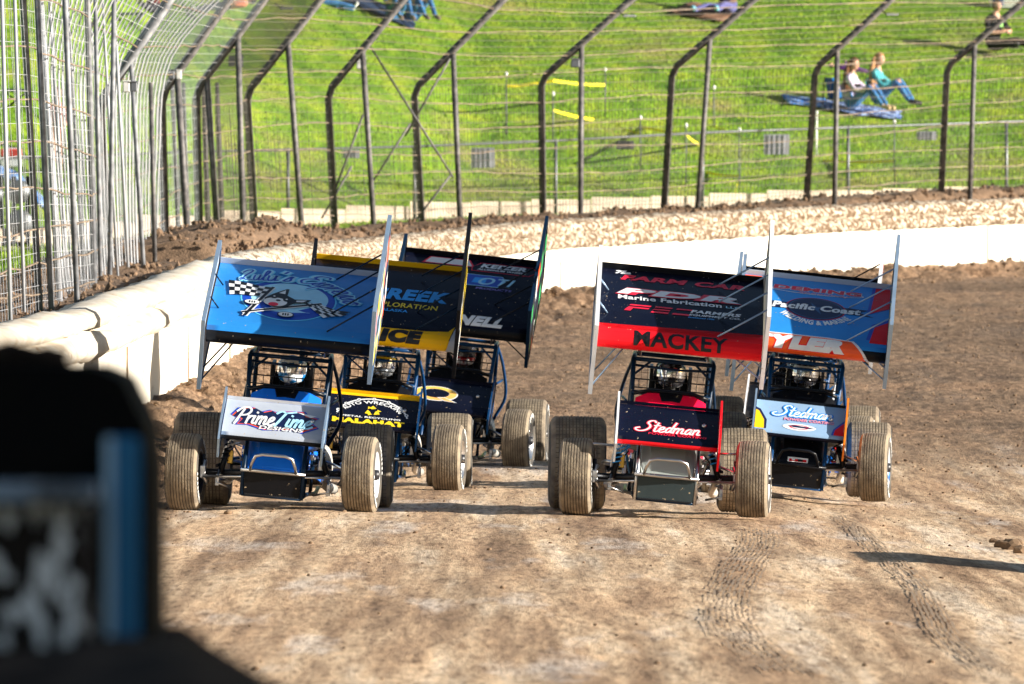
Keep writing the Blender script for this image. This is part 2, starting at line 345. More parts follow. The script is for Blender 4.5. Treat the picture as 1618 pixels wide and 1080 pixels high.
berm = wallstrip('dirt_berm', [(.44,-.4),(.55,-.03),(.8,.05),(1.15,.08),(1.6,.07),(2.1,.0),(2.8,-.14),(3.6,-.5)], lambda y, j, s: BERM, S0, WLEN, .18, disp_berm)
tag(berm, kind='structure')
def clods_on(me, n, size, m, seed):
    r = np.random.default_rng(seed); nv = len(me.vertices); C = np.zeros(nv*3); me.vertices.foreach_get('co', C); C = C.reshape(-1, 3); C = C[C[:,1] > 100]; i = r.integers(0, len(C)-1, n); P = C[i]+r.uniform(-.12,.12,(n,3))*[1,1,.1]; sz = size[0]+(size[1]-size[0])*r.random(n)**2
    bm = bmesh.new(); bmesh.ops.create_icosphere(bm, subdivisions=1, radius=1); B = np.array([v.co[:] for v in bm.verts]); Fc = np.array([[v.index for v in f.verts] for f in bm.faces]); bm.free()
    V = (B[None]*(1+r.uniform(-.4,.4,(n,len(B),1)))*sz[:,None,None]+P[:,None]).reshape(-1,3); Fs = (Fc[None]+(np.arange(n)*len(B))[:,None,None]).reshape(-1,3)
    q = bpy.data.meshes.new('berm_clods'); q.from_pydata(V.tolist(), [], Fs.tolist()); q.materials.append(m); tag(link('berm_clods', q), 'rough brown clods covering the dirt berm behind the wall', 'clods', kind='stuff')
clods_on(berm.data, 14000, (.015,.06), BERM, 4)
# ------------------------------------------------------------ grass, kerb
def grass_material():
    m = bpy.data.materials.new('mown_grass'); m.use_nodes = True; t = m.node_tree; n = t.nodes; L = t.links.new; b = n['Principled BSDF']; tc = n.new('ShaderNodeTexCoord')
    def nz(sc, st, det=4):
        mp = n.new('ShaderNodeMapping'); mp.inputs['Scale'].default_value = st; L(tc.outputs['Object'], mp.inputs[0])
        x = n.new('ShaderNodeTexNoise'); x.inputs['Scale'].default_value = sc; x.inputs['Detail'].default_value = det; L(mp.outputs[0], x.inputs[0]); return x.outputs[0]
    r = n.new('ShaderNodeValToRGB'); e = r.color_ramp.elements; e[0].position = .25; e[0].color = (.05,.135,.008,1); e[1].position = .72; e[1].color = (.29,.36,.025,1)
    k = e.new(.5); k.color = (.145,.265,.014,1); L(nz(1.4, (1,.5,1), 6), r.inputs[0])
    r2 = n.new('ShaderNodeValToRGB'); r2.color_ramp.elements[0].position = .54; r2.color_ramp.elements[1].position = .78; L(nz(.35, (1,.8,1)), r2.inputs[0])
    mx = n.new('ShaderNodeMix'); mx.data_type = 'RGBA'; L(r2.outputs[0], mx.inputs[0]); L(r.outputs[0], mx.inputs[6]); mx.inputs[7].default_value = (.34,.27,.09,1)
    L(mx.outputs[2], b.inputs['Base Color']); b.inputs['Roughness'].default_value = .8; b.inputs['Specular IOR Level'].default_value = .2
    bn = n.new('ShaderNodeBump'); bn.inputs['Strength'].default_value = .8; bn.inputs['Distance'].default_value = .1; L(nz(9, (1,.6,1), 6), bn.inputs['Height']); L(bn.outputs[0], b.inputs['Normal'])
    return m
GRASS = grass_material()
xs = np.concatenate([np.arange(-90, -14, 4), np.arange(-14, 16, .3), np.arange(16, 90, 4)]); ys = np.concatenate([np.arange(18, 80, 2.), np.arange(80, 200, .6), np.arange(200, 275, .3), np.arange(275, 420, 6)])
def zg(X, Y, d, zt): return zout(X, Y)
hill = tag(grid('grass_hillside', xs, ys, zg, lambda X, Y, d: d > .75, [GRASS]), kind='structure')
def zo(x, y): return float(zout(np.array([x]), np.array([y]))[0])
# grass blades on the slope
def blades(n, xr, yr, h, seed):
    r = np.random.default_rng(seed); X = r.uniform(*xr, n); Y = r.uniform(*yr, n); d, zt = wdist(X, Y); k = d > 2.2; X, Y = X[k], Y[k]; Z = zout(X, Y); n = len(X)
    H = h*r.uniform(.4, 1.3, n); a = r.uniform(0, np.pi, n); w = .012*r.uniform(.6,1.6,n); V = np.zeros((n,3,3))
    V[:,0] = np.stack([X-np.cos(a)*w, Y-np.sin(a)*w, Z-.01], -1); V[:,1] = np.stack([X+np.cos(a)*w, Y+np.sin(a)*w, Z-.01], -1); V[:,2] = np.stack([X+r.normal(0,.03,n), Y+r.normal(0,.03,n), Z+H], -1)
    me = bpy.data.meshes.new('grass_blades'); me.vertices.add(n*3); me.vertices.foreach_set('co', V.ravel()); me.loops.add(n*3); me.loops.foreach_set('vertex_index', np.arange(n*3)); me.polygons.add(n)
    me.polygons.foreach_set('loop_start', np.arange(n)*3); me.polygons.foreach_set('loop_total', np.full(n,3)); me.update(); me.materials.append(GBL)
    return tag(link('grass_blades', me), 'short bright green grass growing on the spectator slope', 'grass', kind='stuff')
GBL = mat('grass_blade', (.29,.38,.025), .7, c2=(.10,.23,.01), scale=1.2, spec=.2)
blades(110000, (-13, 13), (205, 258), .07, 5)
blades(16000, (-9, -4), (104, 205), .09, 6)
# concrete kerb along the foot of the slope
CONC = mat('pale_concrete', (.55,.46,.36), .9, c2=(.42,.34,.26), scale=1.5, bump=.3)
mb = MB(); kx = np.arange(-26, 26, 1.2)
for i in range(len(kx)-1):
    x0, x1 = kx[i], kx[i+1]-.02; y0, y1 = np.interp(x0, KX, KY), np.interp(x1, KX, KY); z = zo(x0, y0)
    h = .36+.05*max(0, min(1, (-x0-3)/4)); dd = .35
    vs = [(x0,y0-dd,z-.3),(x1,y1-dd,z-.3),(x1,y1+.2,z-.3),(x0,y0+.2,z-.3),(x0,y0-dd,z+h),(x1,y1-dd,z+h),(x1,y1+.2,z+h),(x0,y0+.2,z+h)]
    mb.add(vs, [(0,1,5,4),(1,2,6,5),(2,3,7,6),(3,0,4,7),(4,5,6,7)], CONC)
tag(mb.build('concrete_kerb'), 'low pale concrete kerb along the foot of the grass slope', 'kerb')
PATHM = mat('gravel_path', (.5,.42,.32), .95, c2=(.36,.29,.2), scale=4)
mb = MB()
xs_ = np.arange(-30, -4.6, .6); n = len(xs_)
for i in range(n-1):
    q = []
    for x, o in ((xs_[i],-9),(xs_[i+1],-9),(xs_[i+1],-.4),(xs_[i],-.4)):
        wv = max(0, min(1, (-4.8-x)/1.2)); y = np.interp(x, KX, KY)+(o if o > -1 else -.4-8.6*wv); q.append((x, y, zo(x, y)+.035))
    mb.add(q, [(0,1,2,3)], PATHM)
tag(mb.build('gravel_path', fix=False), kind='structure')
# ------------------------------------------------------------ catch fence
POST = mat('weathered_post', (.15,.14,.135), .6, .1, c2=(.05,.048,.052), scale=9, dust=1.6, dcol=(.35,.27,.19))
NPOST = mat('dusty_grey_post', (.27,.28,.30), .6, .1, c2=(.12,.125,.14), scale=9, dust=1.2); GALV = mat('galvanised_wire', (.42,.43,.46), .5, .1); DWIRE = mat('dark_wire', (.13,.115,.10), .6, .1); RUST = mat('rusty_cable', (.24,.18,.13), .7, .1, c2=(.10,.07,.05), scale=4)  # near posts and wires coloured paler for sun sheen and haze
BOXW = mat('white_box', (.75,.75,.74), .5); BOXG = mat('grey_box', (.12,.13,.15), .5)
# A post: base px, base y, bend px, bend y, distance, arm run per rise; B post: base px, base y, top px, distance
FP = [(-190,560,-230,-160,100,.6,-165,560,-205),(-60,525,-92,-90,110,.6,-40,525,-70),(65,494,33,-70,119,.6,84,500,54),(150,480,137,-50,131,.6,124,490,96),(176,456,157,165,145,.68,231,455,207),(262,404,255,150,170,.72,300,402,280),(316,380,310,143,184,.76,346,378,327),(404,362,390,147,192,.8,385,372,376),
 (530,358,518,145,197,.83,478,352,455),(668,356,654,142,202,1.0,592,352,573),(858,350,855,125,207,1.14,728,352,716),(1047,340,1062,110,211,1.17,917,356,919),(1272,326,1288,108,215,1.1,1100,335,1122),(1486,308,1496,105,220,1.17,1318,322,1323),(1705,296,1720,100,224,1.17,1532,300,1540),(1925,285,1940,95,229,1.17,1745,290,1755)]
fence = empty('catch_fence', at(858, 350, 207))
tag(fence, 'tall wire catch fence on dark bent posts behind the white wall', 'fence')
TF = Matrix.Translation(-fence.location)
def fpart(mb, name, parent=fence): return mb.build(name, parent, T=TF, fix=False)
arms = []
for (ax, ay, bx, by, D, k, cx, cy, tx) in FP:
    A0 = at(ax, ay, D); A0.z -= .25; A1 = at(bx, by, D-.0); up = 2.6; hor = up*k*1.02
    nx = .9 if k < .75 else min(1, k/1.2); A2 = A1+Vector((up*k, -up*k*.35, up)); arms.append((at(ax, ay, D), A1, A2))
    r = .066 if D > 135 else .036
    PM = POST if D > 150 else NPOST; m = MB(); m.tube([A0, A1-(A1-A0).normalized()*.12, A1+(A2-A1).normalized()*.12, A2], r, PM, 8, curve=False); fpart(m, 'bent_post')
for i, (ax, ay, bx, by, D, k, cx, cy, tx) in enumerate(FP):
    D2 = D-1.2
    # the brace post reaches the arm that passes over it
    best = None
    for (a0, a1, a2) in arms:
        f0 = ((a1.x/a1.y)*F+CX); f2 = ((a2.x/a2.y)*F+CX)
        if f0-3 <= tx <= f2:
            t = (tx-f0)/(f2-f0); c = a1.lerp(a2, t)
            if best is None or t < best[0]: best = (t, c)
    top = best[1] if best else at(tx, 0, D2); Dd = top.y
    B0 = at(cx, cy, Dd); B0.z -= .3
    m = MB(); m.tube([B0, top], .050 if D > 150 else .03, POST if D > 150 else NPOST, 8); fpart(m, 'brace_post')
for bx, by, tx, D, r_, m_ in [(18,505,2,112,.02,GALV),(40,500,22,116,.018,GALV),(98,490,62,124,.034,GALV),(112,488,76,127,.02,GALV),(138,482,104,130,.022,NPOST),(160,474,150,134,.026,NPOST),(172,470,181,137,.03,NPOST),(190,466,160,138,.016,GALV),(206,455,178,142,.02,GALV),(246,430,238,150,.03,POST),(284,385,272,178,.035,POST),(300,380,290,181,.03,POST),(330,372,322,186,.04,POST),(352,368,343,188,.035,POST)]:
    m = MB(); a = at(bx, by, D); a.z -= .3; m.tube([a, at(tx, -40 if D < 148 else 130, D)], r_, m_, 8); fpart(m, 'slim_post')
# strands coloured pale like the mesh's sunlit sheen, hanging and splaying at the foot
for k in range(34):
    D = 124+k*1.0; bx = 104+k*4.6; m = MB(); a = at(bx+random.uniform(-5,8), 490-k*2.0, D); a.z -= .15; b_ = at(bx-6, 472-k*2.0, D); c_ = at(bx-24+k*.6, 250, D); d_ = at(bx-34+k*1.5, 90, D); e_ = at(bx-14+k*4.4, -40, D)
    m.tube([a, b_, c_, d_, e_], .007+.008*random.random(), GALV, 5, curve=True); fpart(m, 'mesh_sheen_strand')
def along(u):                     # u runs over the posts: base, bend, arm end
    i = min(int(u), len(arms)-2); t = u-i; return [arms[i][q].lerp(arms[i+1][q], t) for q in range(3)]
m = MB(); m2 = MB(); u = 0.0
while u < len(arms)-1.001:
    i = int(u); ln = (arms[i+1][0]-arms[i][0]).length; a, b, c = along(u)
    pts = [a-Vector((0,0,.1)), a.lerp(b,.5)+Vector((random.uniform(-.02,.02),0,0)), b, b.lerp(c,.12)+Vector((-.02,0,.05)), b.lerp(c,.55), c]
    m.tube(pts, .0052 if i > 5 else .0036, DWIRE if i > 5 else GALV, 3, caps=False); u += (.125 if i > 5 else .33)/ln
fpart(m, 'wire_mesh')
def level(h, u):                   # height over the base along vertical part then arm, as fraction
    a, b, c = along(u); H = (b-a).length
    return a+(b-a)*(h/H) if h < H else b+(c-b).normalized()*(h-H)
m = MB()
for h in np.arange(.12, 5.6, .17):
    pts = [level(h+random.uniform(-.008,.008), u) for u in np.arange(0, len(arms)-1.01, .2)]
    k = int(6/.2); m.tube(pts[:k+1], .0030, GALV, 3, caps=False); m.tube(pts[k:], .0045, DWIRE, 3, caps=False)
fpart(m, 'wire_mesh')
for h in (.25,.55,.9,1.3,1.75,2.2,2.75,3.3,3.9,4.5,5.1):
    m = MB(); ph = random.random()*6
    pts = [level(h+.05*math.sin(u*2.1+ph)+random.uniform(-.02,.02), u)+Vector((0,-.03,0)) for u in np.arange(0, len(arms)-1.01, .125)]
    m.tube(pts, .011, RUST, 4, caps=False); fpart(m, 'cable')
for p0, p1, D in [((586,74),(716,280),198),((574,180),(531,296),197),((648,195),(590,285),200),((711,92),(640,215),201),((713,275),(655,350),201),((556,262),(508,345),197)]:
    m = MB(); m.tube([at(*p0, D), at(*p1, D)], .02, POST, 6); fpart(m, 'diagonal_brace')
for px, py, w, h, D, mt in [(571,101,15,16,197.5,BOXW),(378,97,13,18,190,BOXG),(366,97,10,16,190,BOXG),(909,100,14,13,206,BOXG),(200,137,11,17,138,BOXW),(212,137,10,15,138,BOXG),(271,118,10,14,168,BOXG),(283,118,8,14,168,BOXW)]:
    s = F/D; m = MB(); m.box(at(px, py, D), (w/s, .12, h/s), mt); m.box(at(px, py-h*.55, D), (w/s*1.1, .14, .015), mt); fpart(m, 'junction_box')
for px, py, D in [(988,24,206),(1403,22,214),(300,14,170),(445,12,190)]:
    m = MB(); c = at(px, py, D); m.tube([c+Vector((-.12,0,.08)), c+Vector((-.03,0,0)), c+Vector((.03,0,.03))], .012, BLACK, 6); m.box(c+Vector((.08,0,-.01)), (.22,.14,.035), GALV); fpart(m, 'lamp_bracket')
# ------------------------------------------------------------ low chain-link fence with plates
LF = [(-700,300,395,150),(-300,270,378,170),(-60,252,365,190),(130,246,360,203),(285,240,352,213),(455,236,347,219),(655,231,344,222),(878,222,336,226),(1110,209,325,230),(1340,201,314,233),(1590,192,302,236),(1850,184,292,239)]
low = empty('chain_link_fence', at(878, 336, 226)); tag(low, 'low grey chain link fence in front of the grass slope', 'fence'); TL = Matrix.Translation(-low.location)
GREY = mat('grey_pipe', (.16,.17,.18), .5, .6, dust=.4); tops = []
for (px, ty, by, D) in LF:
    t = at(px, ty, D); b = at(px, by, D); b.z = zo(b.x, b.y)-.1; tops.append((t, b)); m = MB(); m.tube([b, t], .035, GREY, 8); m.ball(t, .045, GREY, sub=1); m.build('fence_post', low, T=TL)
m = MB(); m.tube([t for t, b in tops], .024, GREY, 6); m.build('top_rail', low, T=TL)
m = MB()
for (t0, b0), (t1, b1) in zip(tops[:-1], tops[1:]):
    n = int((t1-t0).length/.12)
    for i in range(n):
        for q in (-1, 1):
            a = t0.lerp(t1, i/n); j = i+q*9; 
            if not 0 <= j <= n: continue
            m.tube([a, b0.lerp(b1, j/n)+Vector((0,0,.1))], .0018, GREY, 3, caps=False)
m.build('chain_mesh', low, T=TL, fix=False)
PLATE = mat('grey_plate', (.42,.42,.46), .6, c2=(.30,.30,.34), scale=3)
def ondist(px):
    i = [p[0] for p in LF]; return float(np.interp(px, i, [p[3] for p in LF]))
for px, py, w, h, lab in [(763,249,37,32,'square pale grey plate on the low fence left of the middle'),(555,243,27,13,'small pale grey plate on the low fence behind the braced post'),(988,229,28,14,'small dark grey plate on the low fence in the middle'),(1227,228,40,32,'large pale plate on the low fence below the seated girls'),(1464,214,31,14,'narrow pale plate at the right of the low fence')]:
    D = ondist(px)-.12; s = F/D; m = MB(); mt = PLATE if px != 988 else mat('dark_plate', (.12,.12,.13), .6)
    m.box(at(px, py, D), (w/s, .015, h/s), mt); 
    for q in (-.3,-.1,.1,.3): m.box(at(px+w*q, py, D-.02), (.012,.012,h/s*.96), PLATE if px != 988 else mt)
    tag(m.build('fence_plate'), lab, 'plate', 'plates hung on the low fence')
# ------------------------------------------------------------ stakes and tape on the slope
def hillpt(px, py):
    lo, hi = 200., 300.
    for _ in range(40):
        mid = (lo+hi)/2; p = at(px, py, mid)
        if p.z > zo(p.x, p.y): lo = mid
        else: hi = mid
    return at(px, py, hi)
STK = mat('metal_stake', (.10,.11,.12), .5, .4); WHT = mat('white_cap', (.85,.85,.85), .5); TAPE = mat('yellow_tape', (.85,.72,.03), .5, c2=(.75,.6,.02))
stakes = [(800,213,117,'leftmost stake, dark with a white cap beside the yellow tape'),(874,225,148,'stake with white cap behind the low fence left of the bent post'),(956,185,110,'upper stake with a round white cap at the end of the yellow tape'),(1012,272,186,'stake with white cap above the dark fence plate'),(1084,295,198,'short stake right of the dark fence plate'),(1128,200,138,'tall thin stake with white cap right of the leaning posts'),(1168,310,205,'stake tied with hanging yellow tape behind the low fence'),(1290,245,178,'white stake below the blue blanket'),(1413,295,192,'stake wrapped with yellow tape below the girl in the teal jacket')]
SP = []
for px, by, ty, lab in stakes:
    b = hillpt(px, by); t = at(px, ty, b.y); SP.append((b, t)); e = empty('stake', b); tag(e, lab, 'stake', 'stakes holding yellow tape'); m = MB()
    m.tube([(0,0,-.2), tuple(t-b)], .014 if px != 1290 else .022, STK if px != 1290 else WHT, 6); m.build('stake_rod', e); m = MB(); m.ball(tuple(t-b), .04, WHT, (1,1,1.5), 1); m.build('stake_cap', e)
def tape(pts, lab):
    P = [Vector(p) for p in pts]; vs = []; fs = []; Q = []
    for a, b in zip(P[:-1], P[1:]):
        for i in range(6): t = i/6; Q.append(a.lerp(b, t)-Vector((0,0,.02*math.sin(math.pi*t))))
    Q.append(P[-1]); m = MB()
    for i, q in enumerate(Q): tw = .012*math.sin(i*1.9); vs += [q+Vector((0,tw,.030)), q-Vector((0,tw,.030))]
    m.add(vs, [(2*i, 2*i+1, 2*i+3, 2*i+2) for i in range(len(Q)-1)], TAPE); o = m.build('barrier_tape', fix=False)
    sm = o.modifiers.new('thickness', 'SOLIDIFY'); sm.thickness = .002
    tag(o, lab, 'tape', 'yellow barrier tape on the slope')
def on(px, py, i): return at(px, py, SP[i][0].y)
tape([on(800,136,0), on(874,127,1), on(956,134,2)], 'upper yellow tape strung between three stakes left of the middle')
tape([on(874,174,1), on(945,190,2), hillpt(1012,212)], 'middle yellow tape running down to the right from the second stake')
tape([hillpt(1015,200), on(1084,212,4), hillpt(1105,228)], 'faded yellow tape between the two short stakes')
tape([on(1128,200,5), hillpt(1168,215), hillpt(1210,232)], 'yellow tape running down right of the tall thin stake')
tape([hillpt(1115,272), on(1168,278,6), on(1160,308,6)], 'yellow tape with a loose end hanging by the low fence')
tape([hillpt(1300,254), on(1413,254,8), on(1415,290,8)], 'yellow tape stretched level to the stake under the seated girls')
tape([on(856,225,1), on(820,218,0)], 'short yellow tape lying left of the bent post')
# ------------------------------------------------------------ lettering and graphics laid on curved panels
_tc = {}
def text_mesh(s, bold=0):
    key = (s, bold)
    if key in _tc: return _tc[key]
    cu = bpy.data.curves.new('t', 'FONT'); cu.body = s; cu.size = 1; cu.offset = bold; cu.resolution_u = 3; cu.space_character = 1+bold*1.6
    o = bpy.data.objects.new('t', cu); COL.objects.link(o); bpy.context.view_layer.update()
    me = o.evaluated_get(bpy.context.evaluated_depsgraph_get()).to_mesh(); V = [(v.co.x, v.co.y) for v in me.vertices]; Fs = [tuple(p.vertices) for p in me.polygons]
    bpy.data.objects.remove(o); bpy.data.curves.remove(cu); _tc[key] = (V, Fs); return _tc[key]
# hand-drawn joined-up letters: strokes in a unit where x-height is 1; (width, strokes)
SC = {'S': (1.5, [[(1.5,1.75),(1.2,2.05),(.75,1.95),(.6,1.55),(.95,1.2),(1.1,.75),(.8,.2),(.2,-.05),(-.35,.1),(-.5,.4),(-.1,.6)]]),
 'L': (1.5, [[(.1,1.4),(.5,1.9),(1.0,2.0),(1.0,1.6),(.55,.9),(.2,.15),(-.1,.0),(-.2,.25),(.2,.35),(.8,.0),(1.5,.05)]]),
 'E': (1.35, [[(1.3,1.7),(1.0,2.0),(.55,1.8),(.55,1.3),(1.0,1.1),(.5,1.0),(.1,.55),(.35,.0),(.9,.0),(1.4,.4)]]),
 'P': (1.3, [[(.45,1.8),(.3,.9),(.1,-.1)],[(-.3,1.4),(.2,1.95),(1.0,2.0),(1.35,1.6),(1.1,1.1),(.35,.95)]]),
 'T': (1.3, [[(-.2,1.6),(.2,1.95),(.8,1.8),(1.7,2.0)],[(.75,1.8),(.55,.9),(.3,.0)]]),
 't': (.75, [[(.35,1.75),(.3,.6),(.4,.05),(.85,.2)],[(.0,1.15),(.75,1.2)]]),
 'e': (.85, [[(.0,.3),(.5,.55),(.62,.85),(.38,1.0),(.12,.65),(.2,.1),(.55,.0),(.95,.25)]]),
 'd': (.95, [[(.65,.8),(.4,1.0),(.1,.6),(.2,.05),(.55,.2),(.7,.9)],[(.85,2.0),(.72,.8),(.75,.1),(1.0,.15)]]),
 'm': (1.45, [[(.1,1.0),(.12,.0)],[(.12,.55),(.4,1.0),(.6,.8),(.6,.0)],[(.6,.55),(.88,1.0),(1.1,.8),(1.12,.1),(1.5,.15)]]),
 'a': (.95, [[(.7,.85),(.4,1.0),(.1,.55),(.22,.03),(.55,.2),(.72,.95)],[(.72,.95),(.75,.1),(1.0,.15)]]),
 'n': (.98, [[(.1,1.0),(.12,.0)],[(.12,.55),(.42,1.0),(.65,.8),(.66,.1),(1.0,.15)]]),
 'u': (.98, [[(.1,1.0),(.1,.3),(.32,.0),(.62,.3),(.68,1.0)],[(.68,1.0),(.7,.12),(1.0,.15)]]),
 'l': (.55, [[(.0,.3),(.5,1.6),(.4,2.0),(.2,1.5),(.2,.2),(.55,.1)]]),
 's': (.7, [[(.0,.1),(.45,1.0),(.45,.6),(.55,.2),(.3,.0),(.05,.1)]]),
 'p': (.9, [[(.15,1.0),(.12,-.9)],[(.14,.6),(.45,1.0),(.75,.6),(.5,.05),(.15,.2)]]),
 'r': (.7, [[(.1,1.0),(.14,.0)],[(.14,.55),(.4,.95),(.68,.9)]]),
 'i': (.5, [[(.15,1.0),(.15,.15),(.5,.12)],[(.22,1.4),(.25,1.5)]]),
 'h': (.95, [[(.25,2.0),(.12,.0)],[(.12,.55),(.42,1.0),(.65,.8),(.66,.1),(.95,.15)]]),
 'o': (.9, [[(.4,1.0),(.1,.55),(.35,.0),(.7,.45),(.4,1.0)],[(.5,.98),(.95,.85)]]),
 "'": (.4, [[(.2,1.9),(.1,1.55)]]), ' ': (.5, [])}
def script_mesh(s, wd, shear=.35):
    V = []; Fs = []; x = 0; lvl = []
    for ch in s:
        w, st = SC[ch]
        for q in st:
            P = spline([(a+x+b*shear, b, 0) for a, b in q], 5) if len(q) > 2 else [Vector((a+x+b*shear, b, 0)) for a, b in q]
            n = len(P); L = []; Rr = []
            for i, p in enumerate(P):
                t = (P[min(i+1,n-1)]-P[max(i-1,0)]).normalized(); nn = Vector((-t.y, t.x, 0)); k = wd*(.75+.45*abs(t.y))
                if i == 0: p = p-t*wd*.5
                if i == n-1: p = p+t*wd*.5
                L.append(p+nn*k); Rr.append(p-nn*k)
            b = len(V); V += [(p.x, p.y) for p in L]+[(p.x, p.y) for p in Rr]; lv = len(lvl) % 5
            Fs += [(b+i, b+i+1, b+n+i+1, b+n+i) for i in range(n-1)]; lvl.append(lv)
        x += w
    return V, Fs
class Decal:
    def __init__(s, mp, T): s.mp = mp; s.T = T; s.mb = MB(); s.k = 0
    def put(s, V, Fs, m, h, warp=None, step=.02):
        bm = bmesh.new(); vs = [bm.verts.new((x, y, 0)) for x, y in V]
        for f in Fs:
            try: bm.faces.new([vs[i] for i in f])
            except ValueError: pass
        bmesh.ops.triangulate(bm, faces=bm.faces[:])
        if warp:
            for v in bm.verts: x, y = warp(v.co.x, v.co.y); v.co.x, v.co.y = x, y
        ys = [v.co.y for v in bm.verts]
        if not ys: return
        y = math.floor(min(ys)/step)*step
        while y < max(ys):
            if y > min(ys)+1e-5 and (y < .12 or abs(y/.16-round(y/.16)) < .01):
                bmesh.ops.bisect_plane(bm, geom=bm.verts[:]+bm.edges[:]+bm.faces[:], plane_co=(0,y,0), plane_no=(0,1,0))
            y += step
        s.k += 1; bm.verts.index_update(); hh = h+(s.k % 6)*.00012
        s.mb.add([s.mp(v.co.x, v.co.y, hh) for v in bm.verts], [[v.index for v in f.verts] for f in bm.faces], m); bm.free()
    def fit(s, V, box, shear=0, slope=0):
        x0 = min(v[0] for v in V); x1 = max(v[0] for v in V); y0 = min(v[1] for v in V); y1 = max(v[1] for v in V)
        a0, b0, a1, b1 = box; o = []
        for x, y in V:
            u = (x-x0)/(x1-x0); w = (y-y0)/(y1-y0) if y1 > y0 else 0; o.append((u*(a1-a0)+a0+shear*w*(b1-b0), w*(b1-b0)+b0+slope*u))
        return o
    def poly(s, P, m, h=.002): s.put(P, [tuple(range(len(P)))], m, h)
    def text(s, t, m, box, bold=.02, shear=.2, h=.004, outline=None, ow=.05, warp=None):
        if outline:
            V, Fs = text_mesh(t, bold+ow); a0, b0, a1, b1 = box; k = (b1-b0)*ow*.9
            s.put(s.fit(V, (a0-k, b0-k, a1+k, b1+k), shear) if not warp else V, Fs, outline, h-.0015, (lambda x, y: warp(*s.nrm(x, y, V))) if warp else None)
        V, Fs = text_mesh(t, bold)
        if warp: s.put(V, Fs, m, h, lambda x, y: warp(*s.nrm(x, y, V)))
        else: s.put(s.fit(V, box, shear), Fs, m, h)
    def nrm(s, x, y, V):
        x0 = min(v[0] for v in V); x1 = max(v[0] for v in V); y0 = min(v[1] for v in V); y1 = max(v[1] for v in V); return (x-x0)/(x1-x0), (y-y0)/(y1-y0)
    def script(s, t, m, box, wd=.14, h=.005, outline=None, ow=.16, warp=None):
        V0, F0 = script_mesh(t, wd)
        bx = (min(v[0] for v in V0), max(v[0] for v in V0), min(v[1] for v in V0), max(v[1] for v in V0))
        a0, b0, a1, b1 = box if box else (0,0,1,1)
        def tr(x, y):
            u = (x-bx[0])/(bx[1]-bx[0]); w = (y-bx[2])/(bx[3]-bx[2])
            return warp(u, w-.31) if warp else (a0+u*(a1-a0), b0+w*(b1-b0))
        if outline:
            for i, (oc, k) in enumerate(outline if isinstance(outline, list) else [(outline, ow)]):
                V, Fs = script_mesh(t, wd+k); s.put(V, Fs, oc, h-.0012*(i+1), tr)
        s.put(V0, F0, m, h, tr)
    def ell(s, ca, cb, ra, rb, m, h=.002, n=40, a0=0, a1=360, inner=0):
        P = [(ca+ra*math.cos(R(a0+(a1-a0)*i/n)), cb+rb*math.sin(R(a0+(a1-a0)*i/n))) for i in range(n+(a1-a0 < 360))]
        if inner:
            Q = [(ca+(p[0]-ca)*inner, cb+(p[1]-cb)*inner) for p in P]; k = len(P); V = P+Q; full = a1-a0 >= 360
            s.put(V, [(i, (i+1) % k, k+(i+1) % k, k+i) for i in range(k if full else k-1)], m, h)
        else: s.put(P, [tuple(range(len(P)))], m, h)
    def checker(s, q, nx, ny, mw, mk, h=.004):
        f = lambda u, v: tuple((q[0][i]*(1-u)+q[1][i]*u)*(1-v)+(q[3][i]*(1-u)+q[2][i]*u)*v + (.012*math.sin(u*6) if i else 0) for i in (0,1))
        s.put([f(u, 0) for u in np.linspace(0,1,8)]+[f(u, 1) for u in np.linspace(1,0,8)], [tuple(range(16))], mw, h-.001)
        for i in range(nx):
            for j in range(ny):
                if (i+j) % 2 == 0: s.put([f(i/nx,j/ny),f((i+1)/nx,j/ny),f((i+1)/nx,(j+1)/ny),f(i/nx,(j+1)/ny)], [(0,1,2,3)], mk, h)
    def build(s, name, parent):
        if s.mb.f: return s.mb.build(name, parent, T=s.T, fix=False)
def arcwarp(pts, hgt):
    P = spline([(a, b, 0) for a, b in pts], 20)
    def w(u, v):
        e = u-min(max(u, 0), 1); u -= e; i = min(int(u*(len(P)-1)), len(P)-2); t = u*(len(P)-1)-i; p = P[i].lerp(P[i+1], t); d = (P[min(i+3,len(P)-1)]-P[max(i-2,0)]).normalized()
        ex = e*len(P)*(P[1]-P[0]).length; return p.x-d.y*v*hgt+d.x*ex, p.y+d.x*v*hgt+d.y*ex
    return w
# ------------------------------------------------------------ skinned figures
def skin_mesh(name, J, E, mats, mfun, sub=2):
    me = bpy.data.meshes.new(name); me.from_pydata([j[:3] for j in J], E, []); o = bpy.data.objects.new(name, me); COL.objects.link(o)
    md = o.modifiers.new('s', 'SKIN'); md.use_smooth_shade = True
    if not me.skin_vertices: me.skin_vertices.new()
    for i, j in enumerate(J):
        r = j[3] if isinstance(j[3], tuple) else (j[3], j[3]); me.skin_vertices[0].data[i].radius = r; me.skin_vertices[0].data[i].use_root = i == 0
    sb = o.modifiers.new('u', 'SUBSURF'); sb.levels = sub; bpy.context.view_layer.update()
    r = bpy.data.meshes.new_from_object(o.evaluated_get(bpy.context.evaluated_depsgraph_get())); bpy.data.objects.remove(o)
    for m in mats: r.materials.append(m)
    segs = [(Vector(J[a][:3]), Vector(J[b][:3]), k) for k, (a, b) in enumerate(E)]
    for p in r.polygons:
        c = p.center; best = min(segs, key=lambda s: (lambda t: (s[0].lerp(s[1], t)-c).length)(max(0, min(1, (c-s[0]).dot(s[1]-s[0])/max(1e-9, (s[1]-s[0]).length_squared)))))
        p.material_index = mfun(best[2], c); p.use_smooth = True
    r.name = name; return r
